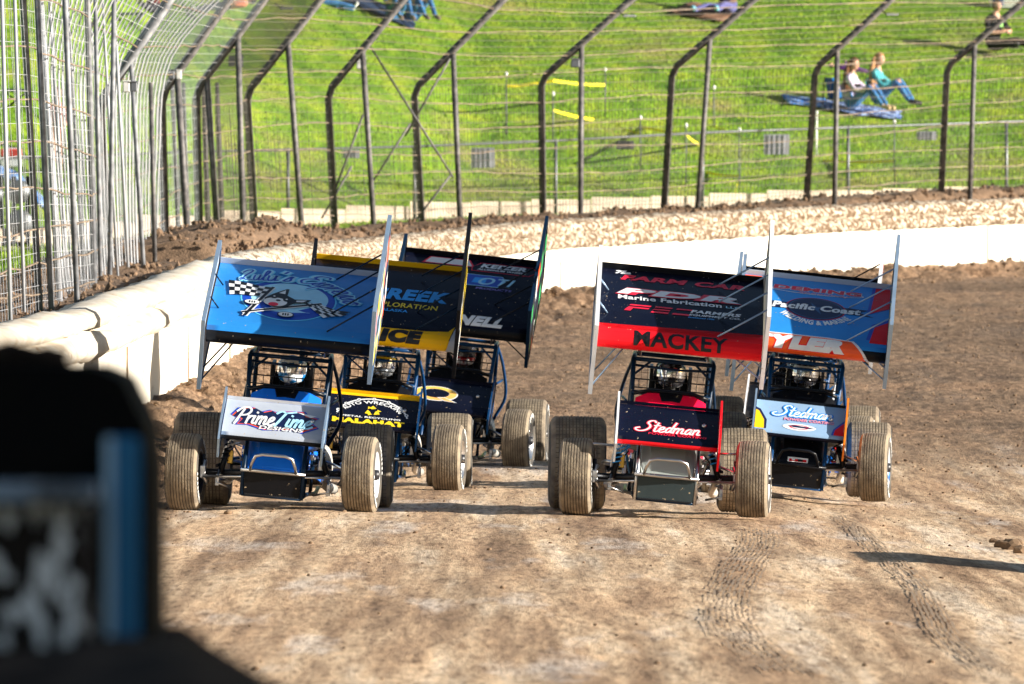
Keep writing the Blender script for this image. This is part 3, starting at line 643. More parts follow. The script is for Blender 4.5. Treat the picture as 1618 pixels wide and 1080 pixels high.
# ------------------------------------------------------------ wheels
DUSTT = mat('dusty_rubber', (.28,.225,.155), .9, c2=(.14,.11,.08), scale=9, bump=.3, stretch=(1,1,1))
GROOVE = mat('groove_rubber', (.085,.065,.05), .9); SIDEW = mat('sidewall_rubber', (.10,.085,.065), .8, c2=(.035,.032,.03), scale=5)
RIMM = mat('rim_metal', (.8,.8,.82), .22, .95, c2=(.6,.58,.55), dust=.7); RIMB = mat('rim_black', (.02,.02,.025), .35, .2, dust=.5); RIMW = mat('rim_white', (.75,.76,.8), .3, .2, c2=(.6,.6,.6), dust=.8)
BOLTM = mat('bolt', (.5,.5,.5), .3, 1); WLET = mat('white_rubber_lettering', (.7,.7,.68), .8)
_wm = {}
def wheel_meshes(rad, w, nr, rim, seed, cross):
    key = (rad, w, nr, rim.name, cross)
    if key in _wm: return _wm[key]
    h = w/2; rr = .195; tw = h*.80
    left = [(-h*.86, rr-.004), (-h*.93, rr+.015), (-h*1.03, rr+.35*(rad-rr)), (-h*1.02, rr+.62*(rad-rr)), (-h*.97, rad-.045), (-h*.91, rad-.022), (-tw, rad-.008)]
    crown = lambda x: rad-.004-.006*(x/tw)**2
    pr = [(x, r) for x, r in left]; kinds = [1]*len(left)
    for i in range(nr):
        x = -tw+2*tw*(i+.0)/nr; x2 = -tw+2*tw*(i+1)/nr; g = .0032
        pr += [(x+g, crown(x)), ((x+x2)/2, crown((x+x2)/2)+.001), (x2-g, crown(x2))]; kinds += [0, 0, 2]
        if i < nr-1: pr += [(x2-g*.7, crown(x2)-.009), (x2+g*.7, crown(x2)-.009)]; kinds += [2, 2]
    pr += [(-x, r) for x, r in left[::-1]]; 
    rightn = len(left)
    def mf(i):
        (xa, ra), (xb, rb) = pr[i], pr[i+1]
        if min(ra, rb) < rad-.012 and abs(xa) < tw-.002 and abs(xb) < tw-.002: return GROOVE
        if max(abs(xa), abs(xb)) > h*.975 : return SIDEW
        return DUSTT
    m = MB(); m.lathe(pr, (0,0,0), DUSTT, 64, 'X', mf)
    if cross:
        n = int(2*math.pi*rad/.045)
        for i in range(n):
            a = 2*math.pi*i/n
            for k in range(nr):
                if (k+i) % 2 and cross == 1 and 0 < k < nr-1: continue
                x = -tw+2*tw*(k+.5)/nr; ln = 2*tw/nr*.5 if 0 < k < nr-1 else 2*tw/nr*.95; rc = crown(x)+.0012; da = .0028/rad
                p = [(x-ln/2, rc*math.cos(a-da), rc*math.sin(a-da)), (x+ln/2, rc*math.cos(a-da), rc*math.sin(a-da)), (x+ln/2, rc*math.cos(a+da), rc*math.sin(a+da)), (x-ln/2, rc*math.cos(a+da), rc*math.sin(a+da))]
                m.add(p, [(0,1,2,3)], GROOVE)
    for sgn in (-1, 1):                        # raised lettering blocks on the sidewall
        for g0 in (0, 180):
            for k in range(9):
                a = R(g0+20+k*9); da = R(2.6); r0, r1 = rr+.4*(rad-rr), rr+.68*(rad-rr); x = sgn*h*1.035
                m.add([(x, r*math.cos(t), r*math.sin(t)) for r, t in ((r0,a-da),(r1,a-da),(r1,a+da),(r0,a+da))], [(0,1,2,3)], WLET)
    tyre = m.build('t', fix=False); tm = tyre.data; tm.set_sharp_from_angle(angle=R(38)); bpy.data.objects.remove(tyre)
    m = MB(); q = h*.86
    for sgn in (-1, 1):
        m.lathe([(sgn*(q-.0), rr-.002), (sgn*(q+.014), rr+.010), (sgn*(q+.012), rr-.004), (sgn*(q-.03), rr-.02), (sgn*(q-.055), rr-.035), (sgn*(q-.06), .12), (sgn*(q-.045), .075), (sgn*(q-.02), .06), (sgn*(q-.015), 0.001)], (0,0,0), rim, 40)
        for k in range(12): a = k*math.pi/6; m.ball((sgn*(q-.03), .172*math.cos(a), .172*math.sin(a)), .011, BOLTM, sub=1)
        m.lathe([(sgn*(q-.02), .05), (sgn*(q+.03), .045), (sgn*(q+.035), .02), (sgn*(q+.035), .001)], (0,0,0), RIMB, 16)
    o = m.build('r', fix=False); rm = o.data; bpy.data.objects.remove(o); _wm[key] = (tm, rm); return _wm[key]
def add_wheel(root, loc, rad, w, nr, rim, rot=(0,0,0), cross=0):
    tm, rm = wheel_meshes(rad, w, nr, rim, 0, cross)
    o = link('wheel', tm, root); o.location = loc; o.rotation_euler = rot; r = link('rim', rm, o); return o
# ------------------------------------------------------------ wings
class Wing:
    def __init__(s, x0, y0, z0, pitch, half, prof, T):
        s.x0, s.y0, s.z0, s.p, s.half, s.T = x0, y0, z0, R(pitch), half, T
        s.prof = [Vector((a, b, 0)) for a, b in prof[0]]; s.bot = prof[1]; k = prof[2]      # prof[0]: from lip bottom over the nose to the rear edge
        s.arc = [0.]
        for a, b in zip(s.prof[:-1], s.prof[1:]): s.arc.append(s.arc[-1]+(b-a).length)
        z = s.arc[k]; s.arc = [a-z for a in s.arc]
    def P(s, a, u, w):
        c, q = math.cos(s.p), math.sin(s.p); return Vector((s.x0+a, s.y0+u*c-w*q, s.z0+u*q+w*c))
    def map(s, a, b, h):
        A = s.arc; i = 0
        while i < len(A)-2 and b > A[i+1]: i += 1
        t = (b-A[i])/(A[i+1]-A[i]); p = s.prof[i].lerp(s.prof[i+1], t); d = (s.prof[i+1]-s.prof[i]).normalized()
        return s.P(a, p.x-d.y*h, p.y+d.x*h)
    def panel(s, name, parent, top, lipm, under, lipk):
        m = MB(); pts = [(p.x, p.y) for p in s.prof]+s.bot; n = len(pts); na = 12
        for i in range(n):
            j = (i+1) % n; mt = lipm if i < lipk else (top if i < len(s.prof)-1 else under)
            V = []; 
            for k in range(na+1): a = -s.half+2*s.half*k/na; V += [s.P(a, *pts[i]), s.P(a, *pts[j])]
            m.add(V, [(2*k, 2*k+2, 2*k+3, 2*k+1) for k in range(na)], mt, i < lipk+1)
        m.add([s.P(-s.half, *p) for p in pts], [tuple(range(n))], under); m.add([s.P(s.half, *p) for p in pts], [tuple(range(n-1,-1,-1))], under)
        me_o = m.build(name, parent, T=s.T)
        bm = bmesh.new(); bm.from_mesh(me_o.data); bmesh.ops.remove_doubles(bm, verts=bm.verts, dist=1e-5); bmesh.ops.recalc_face_normals(bm, faces=bm.faces); bm.to_mesh(me_o.data); bm.free()
        return me_o
    def board(s, parent, a, poly, m_in, m_edge, th=.010, fl=.034, patches=None, side=1, name='side_board'):
        m = MB(); n = len(poly)
        for da, mt in ((-th/2, m_in), (th/2, m_in)): m.add([s.P(a+da, *p) for p in poly], [tuple(range(n))], mt)
        for i in range(n):
            j = (i+1) % n; p, q = poly[i], poly[j]; m.add([s.P(a-fl/2, *p), s.P(a+fl/2, *p), s.P(a+fl/2, *q), s.P(a-fl/2, *q)], [(0,1,2,3)], m_edge)
            cx = sum(k[0] for k in poly)/n; cy = sum(k[1] for k in poly)/n
            sh = lambda k: (k[0]+(cx-k[0])*.03, k[1]+(cy-k[1])*.05)
            m.add([s.P(a+fl/2, *p), s.P(a+fl/2, *q), s.P(a+fl/2, *sh(q)), s.P(a+fl/2, *sh(p))], [(0,1,2,3)], m_edge); m.add([s.P(a-fl/2, *p), s.P(a-fl/2, *q), s.P(a-fl/2, *sh(q)), s.P(a-fl/2, *sh(p))], [(0,1,2,3)], m_edge)
        o = m.build(name, parent, T=s.T)
        if patches:
            m = MB()
            u0 = min(p[0] for p in poly); u1 = max(p[0] for p in poly); w0 = min(p[1] for p in poly); w1 = max(p[1] for p in poly); x = a+side*(fl/2+.002)
            rnd = random.Random(patches[0])
            for k in range(16):
                u = u0+.04+(u1-u0-.3)*(k % 8)/7; w = w0+.05+(w1-w0-.1)*(k//8)*.5; du = rnd.uniform(.08,.2); dw = rnd.uniform(.08,.28)*(w1-w0); w += rnd.uniform(0,.12)
                w2 = min(w+dw, w1-.03); u2 = min(u+du, u1-.03); sk = .05
                m.add([s.P(x, u, w), s.P(x, u2, w), s.P(x, min(u2+sk, u1-.02), w2), s.P(x, u+sk, w2)], [(0,1,2,3)], rnd.choice(patches[1]))
            m.build('sponsor_patch', o, T=s.T, fix=False)
        return o
    def rod(s, parent, p, q, m, r=.008, name='strut'):
        k = MB(); k.tube([s.P(*p), s.P(*q)], r, m, 6); return k.build(name, parent, T=s.T)
TOPP = ([(.05,-.135),(.0,-.125),(-.035,-.10),(-.05,-.065),(-.045,-.03),(-.02,.005),(.03,.03),(.12,.045),(.4,.055),(.8,.048),(1.15,.025),(1.46,.0)], [(1.46,-.012),(1.1,.0),(.6,.0),(.2,-.02),(.08,-.06)], 6)
FRP = ([(.03,-.06),(.0,-.055),(-.02,-.04),(-.026,-.02),(-.015,-.002),(.015,.014),(.08,.022),(.3,.018),(.58,.0)], [(.58,-.008),(.3,.004),(.08,-.01)], 5)
TBR = [(-.27,-.27),(-.27,.44),(1.50,.60),(1.50,-.15),(.9,-.27)]; TBL = [(-.27,-.47),(-.27,.20),(1.50,.20),(1.50,-.35),(.9,-.47)]
FB = [(-.13,-.17),(-.13,.02),(.06,.10),(.62,.10),(.62,-.08),(.2,-.20)]
def sprint_car(c):
    D = c['D']; x0 = (c['px']-CX)/F*D; z = CAMZ-(c['py']-HY)/F*D
    root = empty('sprint_car', (x0, D, z), (0, R(1.0), -R(c['yaw']))); tag(root, c['label'], 'race car', 'winged sprint cars racing towards the camera')
    T = Matrix.Translation((0,0,.25)) @ Matrix.Rotation(R(c.get('roll', 3.7)), 4, 'Y') @ Matrix.Translation((0,0,-.25))
    st = R(c.get('steer', 5)); rim = c.get('rim', RIMM)
    add_wheel(root, (-.775,0,.3425), .3425, .285, 9, c.get('rimr', RIMB), (R(random.uniform(0,360)), 0, -st)); add_wheel(root, (.775,0,.3425), .3425, .285, 9, rim, (R(random.uniform(0,360)), 0, -st))
    add_wheel(root, (-.74,2.2,.425), .425, .50, 13, c.get('rimr', RIMB), (1.1,0,0), 2); add_wheel(root, (.745,2.2,.385), .385, .44, 12, rim, (.4,0,0), 2)
    cg = c['cage']; bump = c['bumper']; tb = lambda pts, r, m, n=8, curve=False: (lambda k: (k.tube(pts, r, m, n, curve=curve), k)[1])(MB())
    def part(name, m, parent=root, tilt=True): return m.build(name, parent, T=T if tilt else None)
    # running gear
    m = tb([(-.66,0,.345),(.66,0,.345)], .03, DARKM); m.tube([(-.62,.0,.345),(-.62,.0,.50)], .02, DARKM); m.tube([(.62,.0,.345),(.62,.0,.50)], .02, DARKM)
    for s_ in (-1,1): m.tube([(s_*.58,0,.24),(s_*.64,0,.345),(s_*.6,0,.45)], .022, STEEL, 8); m.box((s_*.62,-.03,.345), (.05,.09,.11), ALU)
    part('front_axle', m, tilt=False)
    part('tie_rod', tb([(-.62,-.13,.31),(.62,-.13,.31)], .011, STEEL), tilt=False)
    part('drag_link', tb([(.6,-.12,.40),(.32,.55,.50),(.28,1.1,.6)], .012, STEEL), tilt=False)
    part('rear_axle', tb([(-.6,2.2,.41),(.6,2.2,.40)], .04, DARKM), tilt=False)
    for s_ in (-1, 1):
        m = MB(); p0 = Vector((s_*.47,-.03,.33)); p1 = Vector((s_*.335,.02,.80)); m.tube([p0, p0.lerp(p1,.45)], .026, BLACK, 10); m.tube([p0.lerp(p1,.4), p1], .012, STEEL, 8)
        n = 40; sp = [p0.lerp(p1, .25+.6*i/n)+Vector((math.cos(i*1.1)*.034, math.sin(i*1.1)*.034, 0)) for i in range(n)]; m.tube(sp, .006, c.get('spring', BLACK), 5)
        m.ball(p0, .028, STEEL, sub=1); m.ball(p1, .025, STEEL, sub=1); part('shock_absorber', m, tilt=False)
        m = MB(); m.tube([(s_*.5,0,.40),(s_*.40,.9,.45),(s_*.36,1.0,.46)], .014, DARKM, 6); part('radius_rod', m, tilt=False); part('radius_rod', tb([(s_*.5,0,.27),(s_*.40,.9,.27)], .014, STEEL, 6), tilt=False)
        m = MB(); m.tube([(s_*.48,-.05,.33),(s_*.50,-.10,.22),(s_*.36,-.06,.18)], .010, STEEL, 6); m.box((s_*.49,-.07,.24), (.035,.05,.10), ALU); part('torsion_arm', m); m = MB(); m.box((s_*.40,.06,.45), (.05,.05,.12), GOLD if s_ < 0 else ALU); part('brake_caliper', m)
    # frame, nose and hood
    m = MB()
    for s_ in (-1, 1):
        m.tube([(s_*.262,-.20,.13),(s_*.262,-.20,.40),(s_*.262,.05,.66),(s_*.28,.5,.72),(s_*.33,.98,.90)], .019, c.get('frame', cg), 8); m.tube([(s_*.262,-.20,.15),(s_*.27,.6,.17),(s_*.32,1.3,.17),(s_*.30,2.3,.2)], .019, cg, 8)
        m.tube([(s_*.27,.1,.16),(s_*.27,.5,.7)], .014, cg, 6); m.tube([(s_*.29,.85,.17),(s_*.31,.9,.85)], .015, cg, 6); m.tube([(s_*.27,.5,.7),(s_*.30,.85,.2)], .013, cg, 6)
    m.tube([(-.262,-.20,.14),(.262,-.20,.14)], .016, cg, 8); part('chassis_frame', m)
    m = MB(); m.loft([[(x, y, zz) for x, y, zz in ((-.245,-.215,.15),(.245,-.215,.15),(.25,-.235,.34),(-.25,-.235,.34))], [(-.245,-.17,.15),(.245,-.17,.15),(.25,-.19,.34),(-.25,-.19,.34)]], c['nose'])
    m.box((0,-.195,.145), (.47,.06,.012), DARKM); part('nose_panel', m)
    def sec(y, w, z0, z1, cr): return [(-w,y,z0),(w,y,z0),(w*1.0,y,z0+(z1-z0)*.55),(w*.93,y+.01,z1-cr),(w*.62,y+.015,z1),(0,y+.015,z1+cr*.25),(-w*.62,y+.015,z1),(-w*.93,y+.01,z1-cr),(-w,y,z0+(z1-z0)*.55)]
    m = MB(); m.loft([sec(-.20,.225,.36,.40,.02), sec(-.12,.24,.36,.50,.04), sec(.08,.25,.36,.64,.05), sec(.35,.26,.36,.74,.05), sec(.62,.285,.4,.83,.05)], c['hood'], smooth=False); hood = part('hood', m)
    m = MB(); m.loft([sec(.625,.29,.5,.835,.05), sec(.80,.315,.5,.96,.05), sec(.95,.335,.5,1.065,.05)], c['cowl']); cowl = part('cowl', m)
    m = MB(); m.loft([[(-.08,.86,1.00),(.08,.86,1.00),(.07,.87,1.02),(-.07,.87,1.02)], [(-.12,.955,1.05),(.12,.955,1.05),(.10,.96,1.075),(-.10,.96,1.075)]], c.get('scoop', BLACK)); part('cowl_scoop', m, cowl)
    m = MB(); m.tube([(-.33,.965,1.05),(-.2,.965,1.085),(.2,.965,1.085),(.33,.965,1.05)], .017, BLACK, 8); part('cowl_padding', m, cowl)
    for s_ in (-1, 1):
        m = MB(); m.loft([[(s_*.335,1.0,.30),(s_*.335,1.95,.25),(s_*.335,1.9,.80),(s_*.335,1.35,.86),(s_*.335,1.0,.95)], [(s_*.350,1.0,.30),(s_*.350,1.95,.25),(s_*.350,1.9,.80),(s_*.350,1.35,.86),(s_*.350,1.0,.95)]], c['side']); part('side_panel', m)
        m = MB(); m.tube([(s_*.34,1.0,.42),(s_*.46,1.1,.42),(s_*.52,1.3,.42),(s_*.52,1.6,.40),(s_*.36,1.75,.38)], .017, bump, 8, curve=True); part('nerf_bar', m)
    m = tb([(-.285,-.25,.355),(.285,-.25,.355)], .017, bump); m.tube([(-.205,-.25,.355),(-.19,-.33,.42),(-.16,-.37,.485),(-.10,-.39,.505),(.10,-.39,.505),(.16,-.37,.485),(.19,-.33,.42),(.205,-.25,.355)], .014, bump, 8); part('front_bumper', m)
    # engine, headers
    m = MB(); m.box((0,.62,.36), (.36,.5,.34), DARKM)
    for s_ in (-1, 1):
        m.box((s_*.24,.62,.58), (.12,.5,.10), c.get('valve', ALU), Matrix.Rotation(R(s_*-25), 3, 'Y'))
        for k in range(4): m.tube([(s_*.10,.44+k*.12,.58),(s_*.06,.44+k*.12,.72)], .025, ALU, 8)
        for k in range(5): m.box((s_*.30,.42+k*.1,.5), (.03,.04,.05), STEEL)
    part('engine', m)
    for s_ in (-1, 1):
        m = MB()
        for k in range(4): m.tube([(s_*.27,.27+k*.13,.58),(s_*(.37+.01*k),.23+k*.12,.59),(s_*.445,.24+k*.11,.50),(s_*.455,.32+k*.09,.36),(s_*.43,.72,.25)], .032, HEAD, 9, curve=True)
        m.tube([(s_*.43,.70,.25),(s_*.45,.95,.24),(s_*.47,1.5,.22)], [.02,.045,.045], HEAD, 10); part('exhaust_header', m)
    for k in range(6): m = MB(); a = random.Random(k*7+c['px']); x = (-1)**k*a.uniform(.30,.36); m.tube([(x, .05, a.uniform(.35,.7)), (x+(-1)**k*.06, .2, a.uniform(.4,.6)), (x, .6, a.uniform(.3,.7))], .008, a.choice([BLACK, STEEL, c.get('hose', BLACK)]), 5, curve=True); part('hose', m)
    # cage
    m = MB()
    for s_ in (-1, 1):
        m.tube([(s_*.335,.93,.80),(s_*.345,1.0,1.05),(s_*.36,1.10,1.345),(s_*.35,1.22,1.38),(s_*.335,1.75,1.40),(s_*.335,1.84,1.34),(s_*.34,1.95,.9),(s_*.32,2.05,.3)], .021, cg, 10)
        m.tube([(s_*.335,1.80,1.37),(s_*.40,2.15,1.15),(s_*.44,2.45,.82),(s_*.33,2.55,.55),(s_*.28,2.5,.3)], .017, cg, 8, curve=True); m.tube([(s_*.35,1.9,.95),(s_*.40,2.35,1.0)], .013, cg, 6)
        m.tube([(s_*.335,1.0,.95),(s_*.34,1.9,.85)], .018, cg, 8); m.tube([(s_*.34,1.06,1.22),(s_*.20,1.13,1.345)], .012, cg, 6)
    for y, zz in ((1.11,1.355),(1.74,1.40),(1.90,.95),(.985,1.06)): m.tube([(-.35,y,zz),(.35,y,zz)], .019, cg, 8)
    m.tube([(-.35,1.105,1.30),(0,1.09,1.285),(.35,1.105,1.30)], .012, cg, 6); part('roll_cage', m)
    m = MB()
    for k in range(9): x = -.29+.58*k/8; m.tube([(x,.99,1.10),(x*1.02,1.045,1.18)], .0035, CHROME, 5)
    for zz, y in ((1.105,.99),(1.18,1.045)): m.tube([(-.34,y,zz),(.34,y,zz)], .006, BLACK, 6)
    for k in range(13): x = -.33+.66*k/12; m.tube([(x,1.045,1.18),(x*1.03,1.09,1.30)], .0022, BLACK, 4)
    m.tube([(-.345,1.07,1.24),(.345,1.07,1.24)], .0025, BLACK, 4); part('rock_screen', m)
    m = MB(); m.loft([[(-.21,1.98,.3),(.21,1.98,.3),(.2,2.0,1.02),(.11,2.02,1.34),(-.11,2.02,1.34),(-.2,2.0,1.02)], [(-.23,1.86,.3),(.23,1.86,.3),(.21,1.9,1.0),(.13,1.94,1.32),(-.13,1.94,1.32),(-.21,1.9,1.0)]], BLACK)
    for s_ in (-1, 1): m.loft([[(s_*.16,1.62,1.08),(s_*.19,1.62,1.08),(s_*.19,1.62,1.28),(s_*.16,1.62,1.28)], [(s_*.16,1.95,1.05),(s_*.19,1.95,1.05),(s_*.19,1.95,1.32),(s_*.16,1.95,1.32)]], BLACK)
    part('seat', m)
    m = MB(); ringp = [(.15*math.cos(k*math.pi/10), 1.30+.03*math.sin(k*math.pi/10), .93+.13*math.sin(k*math.pi/10)) for k in range(21)]; m.tube(ringp, .013, BLACK, 8); m.tube([(0,1.30,.93),(0,1.0,.80)], .016, STEEL, 6); m.box((0,1.31,.93), (.26,.012,.03), BLACK); part('steering_wheel', m)
    m = MB(); tk = c.get('tank', c['side'])
    m.loft([[(-.24*k*(1 if abs(q) < 3 else 1)+0, y, .62) for q in (0,)]*0 or [(.27*k*math.cos(a), y, .62+.24*k*math.sin(a)) for a in [i*math.pi/6 for i in range(12)]] for y, k in ((2.35,.8),(2.45,1),(2.8,.98),(3.05,.8),(3.15,.4))], tk, smooth=True); part('fuel_tank', m)
    m = tb([(-.30,3.1,.35),(-.26,3.25,.45),(.26,3.25,.45),(.30,3.1,.35)], .017, bump); m.tube([(-.30,2.4,.35),(-.30,3.1,.35)], .017, bump); m.tube([(.30,2.4,.35),(.30,3.1,.35)], .017, bump); part('rear_bumper', m)
    # front wing
    fw = Wing(c.get('fwx', -.02), -.22, .655, 31, .44, FRP, T); pan = fw.panel('front_wing', root, c['fw'], c['fwlip'], c.get('fwunder', BLACK), 4)
    for s_, mt in ((-1, c['fbl']), (1, c['fbr'])): fw.board(pan, s_*.455, FB, mt, mt, .006, .018, name='front_wing_board')
    m = MB(); e = .02
    m.add([fw.P(-.44,.582,.0), fw.P(.44,.582,.0), fw.P(.44,.588,.03), fw.P(-.44,.588,.03)], [(0,1,2,3)], c.get('fgurney', c['fw'])); m.build('gurney_flap', pan, T=T, fix=False)
    d = Decal(fw.map, T); c['fwd'](d, .44, fw.arc[-1]) if c.get('fwd') else None; d.build('lettering', pan)
    for s_ in (-1, 1): m = tb([(s_*.262,-.02,.55),(s_*.27,-.0,.72)], .012, STEEL); part('front_wing_post', m)
    for s_ in (-1, 1): m = tb([(s_*.455,.1,.78),(s_*.66,.02,.60)], .004, BLACK, 4); 
    if c.get('nosebar'): part('brake_line_guard', tb([(-.46,-.05,.62),(-.80,-.05,.64),(-.87,-.02,.60),(-.88,.02,.55)], .012, bump, 8), tilt=False); part('front_wing_stay', tb([(.46,.0,.56),(.72,.05,.56)], .010, bump, 6), tilt=False)
    # top wing
    tw = Wing(.03+c.get('twx',0), .80, 1.545, c.get('twp', 24), .732, TOPP, T); pan = tw.panel('top_wing', root, c['tw'], c['lip'], c.get('under', c['tw']), 5)
    for s_, a_, b_, e_ in ((-1, c['bli'], c['ble'], 0), (1, c['bri'], c['bre'], 1)):
        b = tw.board(pan, s_*.752, [(u, w+(c.get('bh', 0) if w > 0 else 0)) for u, w in TBR] if s_ > 0 else TBL, a_, b_, .008, .036, patches=(c['px'], c['patch']) if s_ > 0 else None, side=s_)
    m = MB(); m.add([tw.P(-.732,1.462,-.004), tw.P(.732,1.462,-.004), tw.P(.732,1.466,.052), tw.P(-.732,1.466,.052), tw.P(.732,1.455,.052), tw.P(-.732,1.455,.052), tw.P(-.732,1.450,.002), tw.P(.732,1.450,.002)], [(0,1,2,3),(3,2,4,5),(5,4,7,6)], c['gurney']); m.build('gurney_flap', pan, T=T)
    rd = c.get('rods', DARKM)
    for k in range(4): u = .05+k*.38; tw.rod(pan, (.75,u+.02,.36), (.33,u,.058), rd)
    for k in range(2): u = .35+k*.5; tw.rod(pan, (-.74,u,.16), (-.66,u,.055), rd)
    for s_ in (-1, 1):
        tw.rod(pan, (s_*.742,-.18,-.22 if s_ > 0 else -.42), (s_*.48,.05,-.12), rd); tw.rod(pan, (s_*.742,.10,-.22 if s_ > 0 else -.42), (s_*.42,.2,-.02), rd)
        m = tb([(s_*.30,1.2,1.38),(s_*.30,1.24,1.66)], .012, STEEL); m.tube([(s_*.30,1.72,1.40),(s_*.30,1.74,1.86)], .012, STEEL); part('wing_post', m)
    d = Decal(tw.map, T); c['twd'](d, .732, tw.arc[-1]) if c.get('twd') else None; d.build('lettering', pan)
    if c.get('extra'): c['extra'](root, T, hood, cowl, part)
    # the driver, belted in the seat
    M = root.matrix_basis.copy(); M = Matrix.LocRotScale(root.location, root.rotation_euler, None) @ T
    J = [(0,1.80,.42,(.17,.13)),(0,1.82,.62,(.16,.12)),(0,1.80,.84,(.18,.12)),(0,1.76,.98,(.12,.08)),(0,1.70,1.06,.06),(0,1.64,1.16,.075),
      (-.19,1.77,.93,.07),(-.26,1.62,.75,.052),(-.15,1.36,.92,.038),(-.13,1.31,.955,.036),(.19,1.77,.93,.07),(.26,1.62,.75,.052),(.15,1.36,.92,.038),(.13,1.31,.955,.036),
      (-.10,1.72,.40,.09),(-.14,1.30,.55,.07),(-.12,.98,.36,.05),(.10,1.72,.40,.09),(.14,1.30,.55,.07),(.12,.98,.36,.05)]
    E = [(0,1),(1,2),(2,3),(3,4),(4,5),(3,6),(6,7),(7,8),(8,9),(3,10),(10,11),(11,12),(12,13),(0,14),(14,15),(15,16),(0,17),(17,18),(18,19)]
    me = skin_mesh('person', J, E, [c['suit'], BLACK], lambda k, q: 1 if k in (8,12,15,18) else 0, 1)
    dr = link('person', me); dr.matrix_world = M; tag(dr, c['dlabel'], 'person', 'drivers of the sprint cars')
    m = MB(); hx, hy, hz = 0,1.60,1.25
    pr = [(-.125,.03),(-.12,.075),(-.10,.105),(-.05,.125),(.0,.132),(.05,.126),(.09,.10),(.118,.06),(.128,.001)]
    m.lathe(pr, (hx,hy,hz), c['helm'], 24, 'Z'); m.ball((hx,hy-.06,hz-.07), .085, c['helm'], (1,1,.7)); h = m.build('helmet', dr, fix=True)
    m = MB(); V = []
    for zz in (-.035,.0,.035,.05):
        for k in range(13): a = R(-160+140*k/12); rr = .137-.15*zz*zz*8; V.append((hx+rr*math.cos(a), hy+rr*1.04*math.sin(a)-.006, hz+zz))
    m.add(V, [(r*13+k, r*13+k+1, r*13+13+k+1, r*13+13+k) for r in range(3) for k in range(12)], c['visor'], True); m.build('visor', h, fix=False)
    m = MB(); m.lathe([(.052,.128),(.07,.122)], (hx,hy,hz), c.get('hband', c['helm']), 24, 'Z'); m.build('helmet_band', h)
    return root
# ------------------------------------------------------------ the six cars
NAVY = paint('navy_paint', (.004,.006,.018), .55, .22); BLUEW = paint('sky_blue_wrap', (.025,.24,.66), .25, .3, .3); BLUE5 = paint('azure_wrap', (.025,.26,.70), .25, .3, .3)
SILV = paint('silver_skin', (.42,.47,.56), .5, .32); SILB = mat('pale_blue_board', (.30,.42,.58), .4, .5, dust=.5, c2=(.25,.36,.5)); WHB = paint('white_board', (.72,.74,.78), .4)
BLUEC = paint('cobalt_paint', (.012,.17,.78), .25); CAGEB = paint('blue_tube', (.005,.042,.13), .2); CAGEN = paint('dark_blue_tube', (.004,.018,.045), .3)
YEL = paint('yellow_wrap', (.9,.52,.01), .3); YELB = mat('bright_yellow', (.85,.62,.02), .4); RED = paint('red_wrap', (.85,.012,.02), .3); REDL = mat('crimson_vinyl', (.80,.015,.05), .4); ORG = mat('orange_vinyl', (.95,.10,.01), .4)
GREYH = paint('grey_green_paint', (.36,.40,.38), .4); GREYN = paint('slate_panel', (.035,.05,.055), .6, .4); MAG = paint('magenta_paint', (.8,.008,.05), .2); LBL = mat('light_blue_vinyl', (.40,.76,.97), .4); CYAN = mat('cyan_vinyl', (.14,.66,.97), .4)
WV = mat('white_vinyl', (.78,.80,.82), .45, c2=(.68,.70,.72)); KV = mat('black_vinyl', (.006,.006,.008), .4); BV = mat('royal_vinyl', (.008,.07,.50), .4); NV = mat('navy_vinyl', (.004,.012,.06), .4); GRN = mat('green_vinyl', (.02,.45,.12), .4); MIDB = mat('mid_blue_vinyl', (.03,.38,.95), .4); PINK = mat('pink_vinyl', (.8,.3,.35), .4); PURP = mat('violet_vinyl', (.25,.2,.6), .4)
SUITB = mat('dark_suit', (.012,.018,.04), .9); SUITK = mat('black_suit', (.012,.012,.014), .9); HSIL = mat('silver_helmet', (.55,.58,.62), .18, .7, c2=(.15,.17,.2), scale=14, lo=.45, hi=.55); HBLU = mat('blue_helmet', (.75,.80,.85), .2, .1, c2=(.01,.16,.42), scale=9, lo=.47, hi=.52); HRED = mat('red_silver_helmet', (.5,.52,.6), .2, .4, c2=(.35,.02,.03), scale=8, lo=.47, hi=.52); HBLK = mat('black_helmet', (.02,.02,.025), .15, .3, c2=(.4,.42,.45), scale=12, lo=.4, hi=.5)
VIS = mat('mirror_visor', (.6,.62,.65), .08, 1); VISK = mat('dark_visor', (.03,.03,.04), .06, .5)
def uv(H, L): return lambda u, v: (-H+2*H*u, v*L)
def box(q, u0, v0, u1, v1): a = q(u0, v0); b = q(u1, v1); return (a[0], a[1], b[0], b[1])
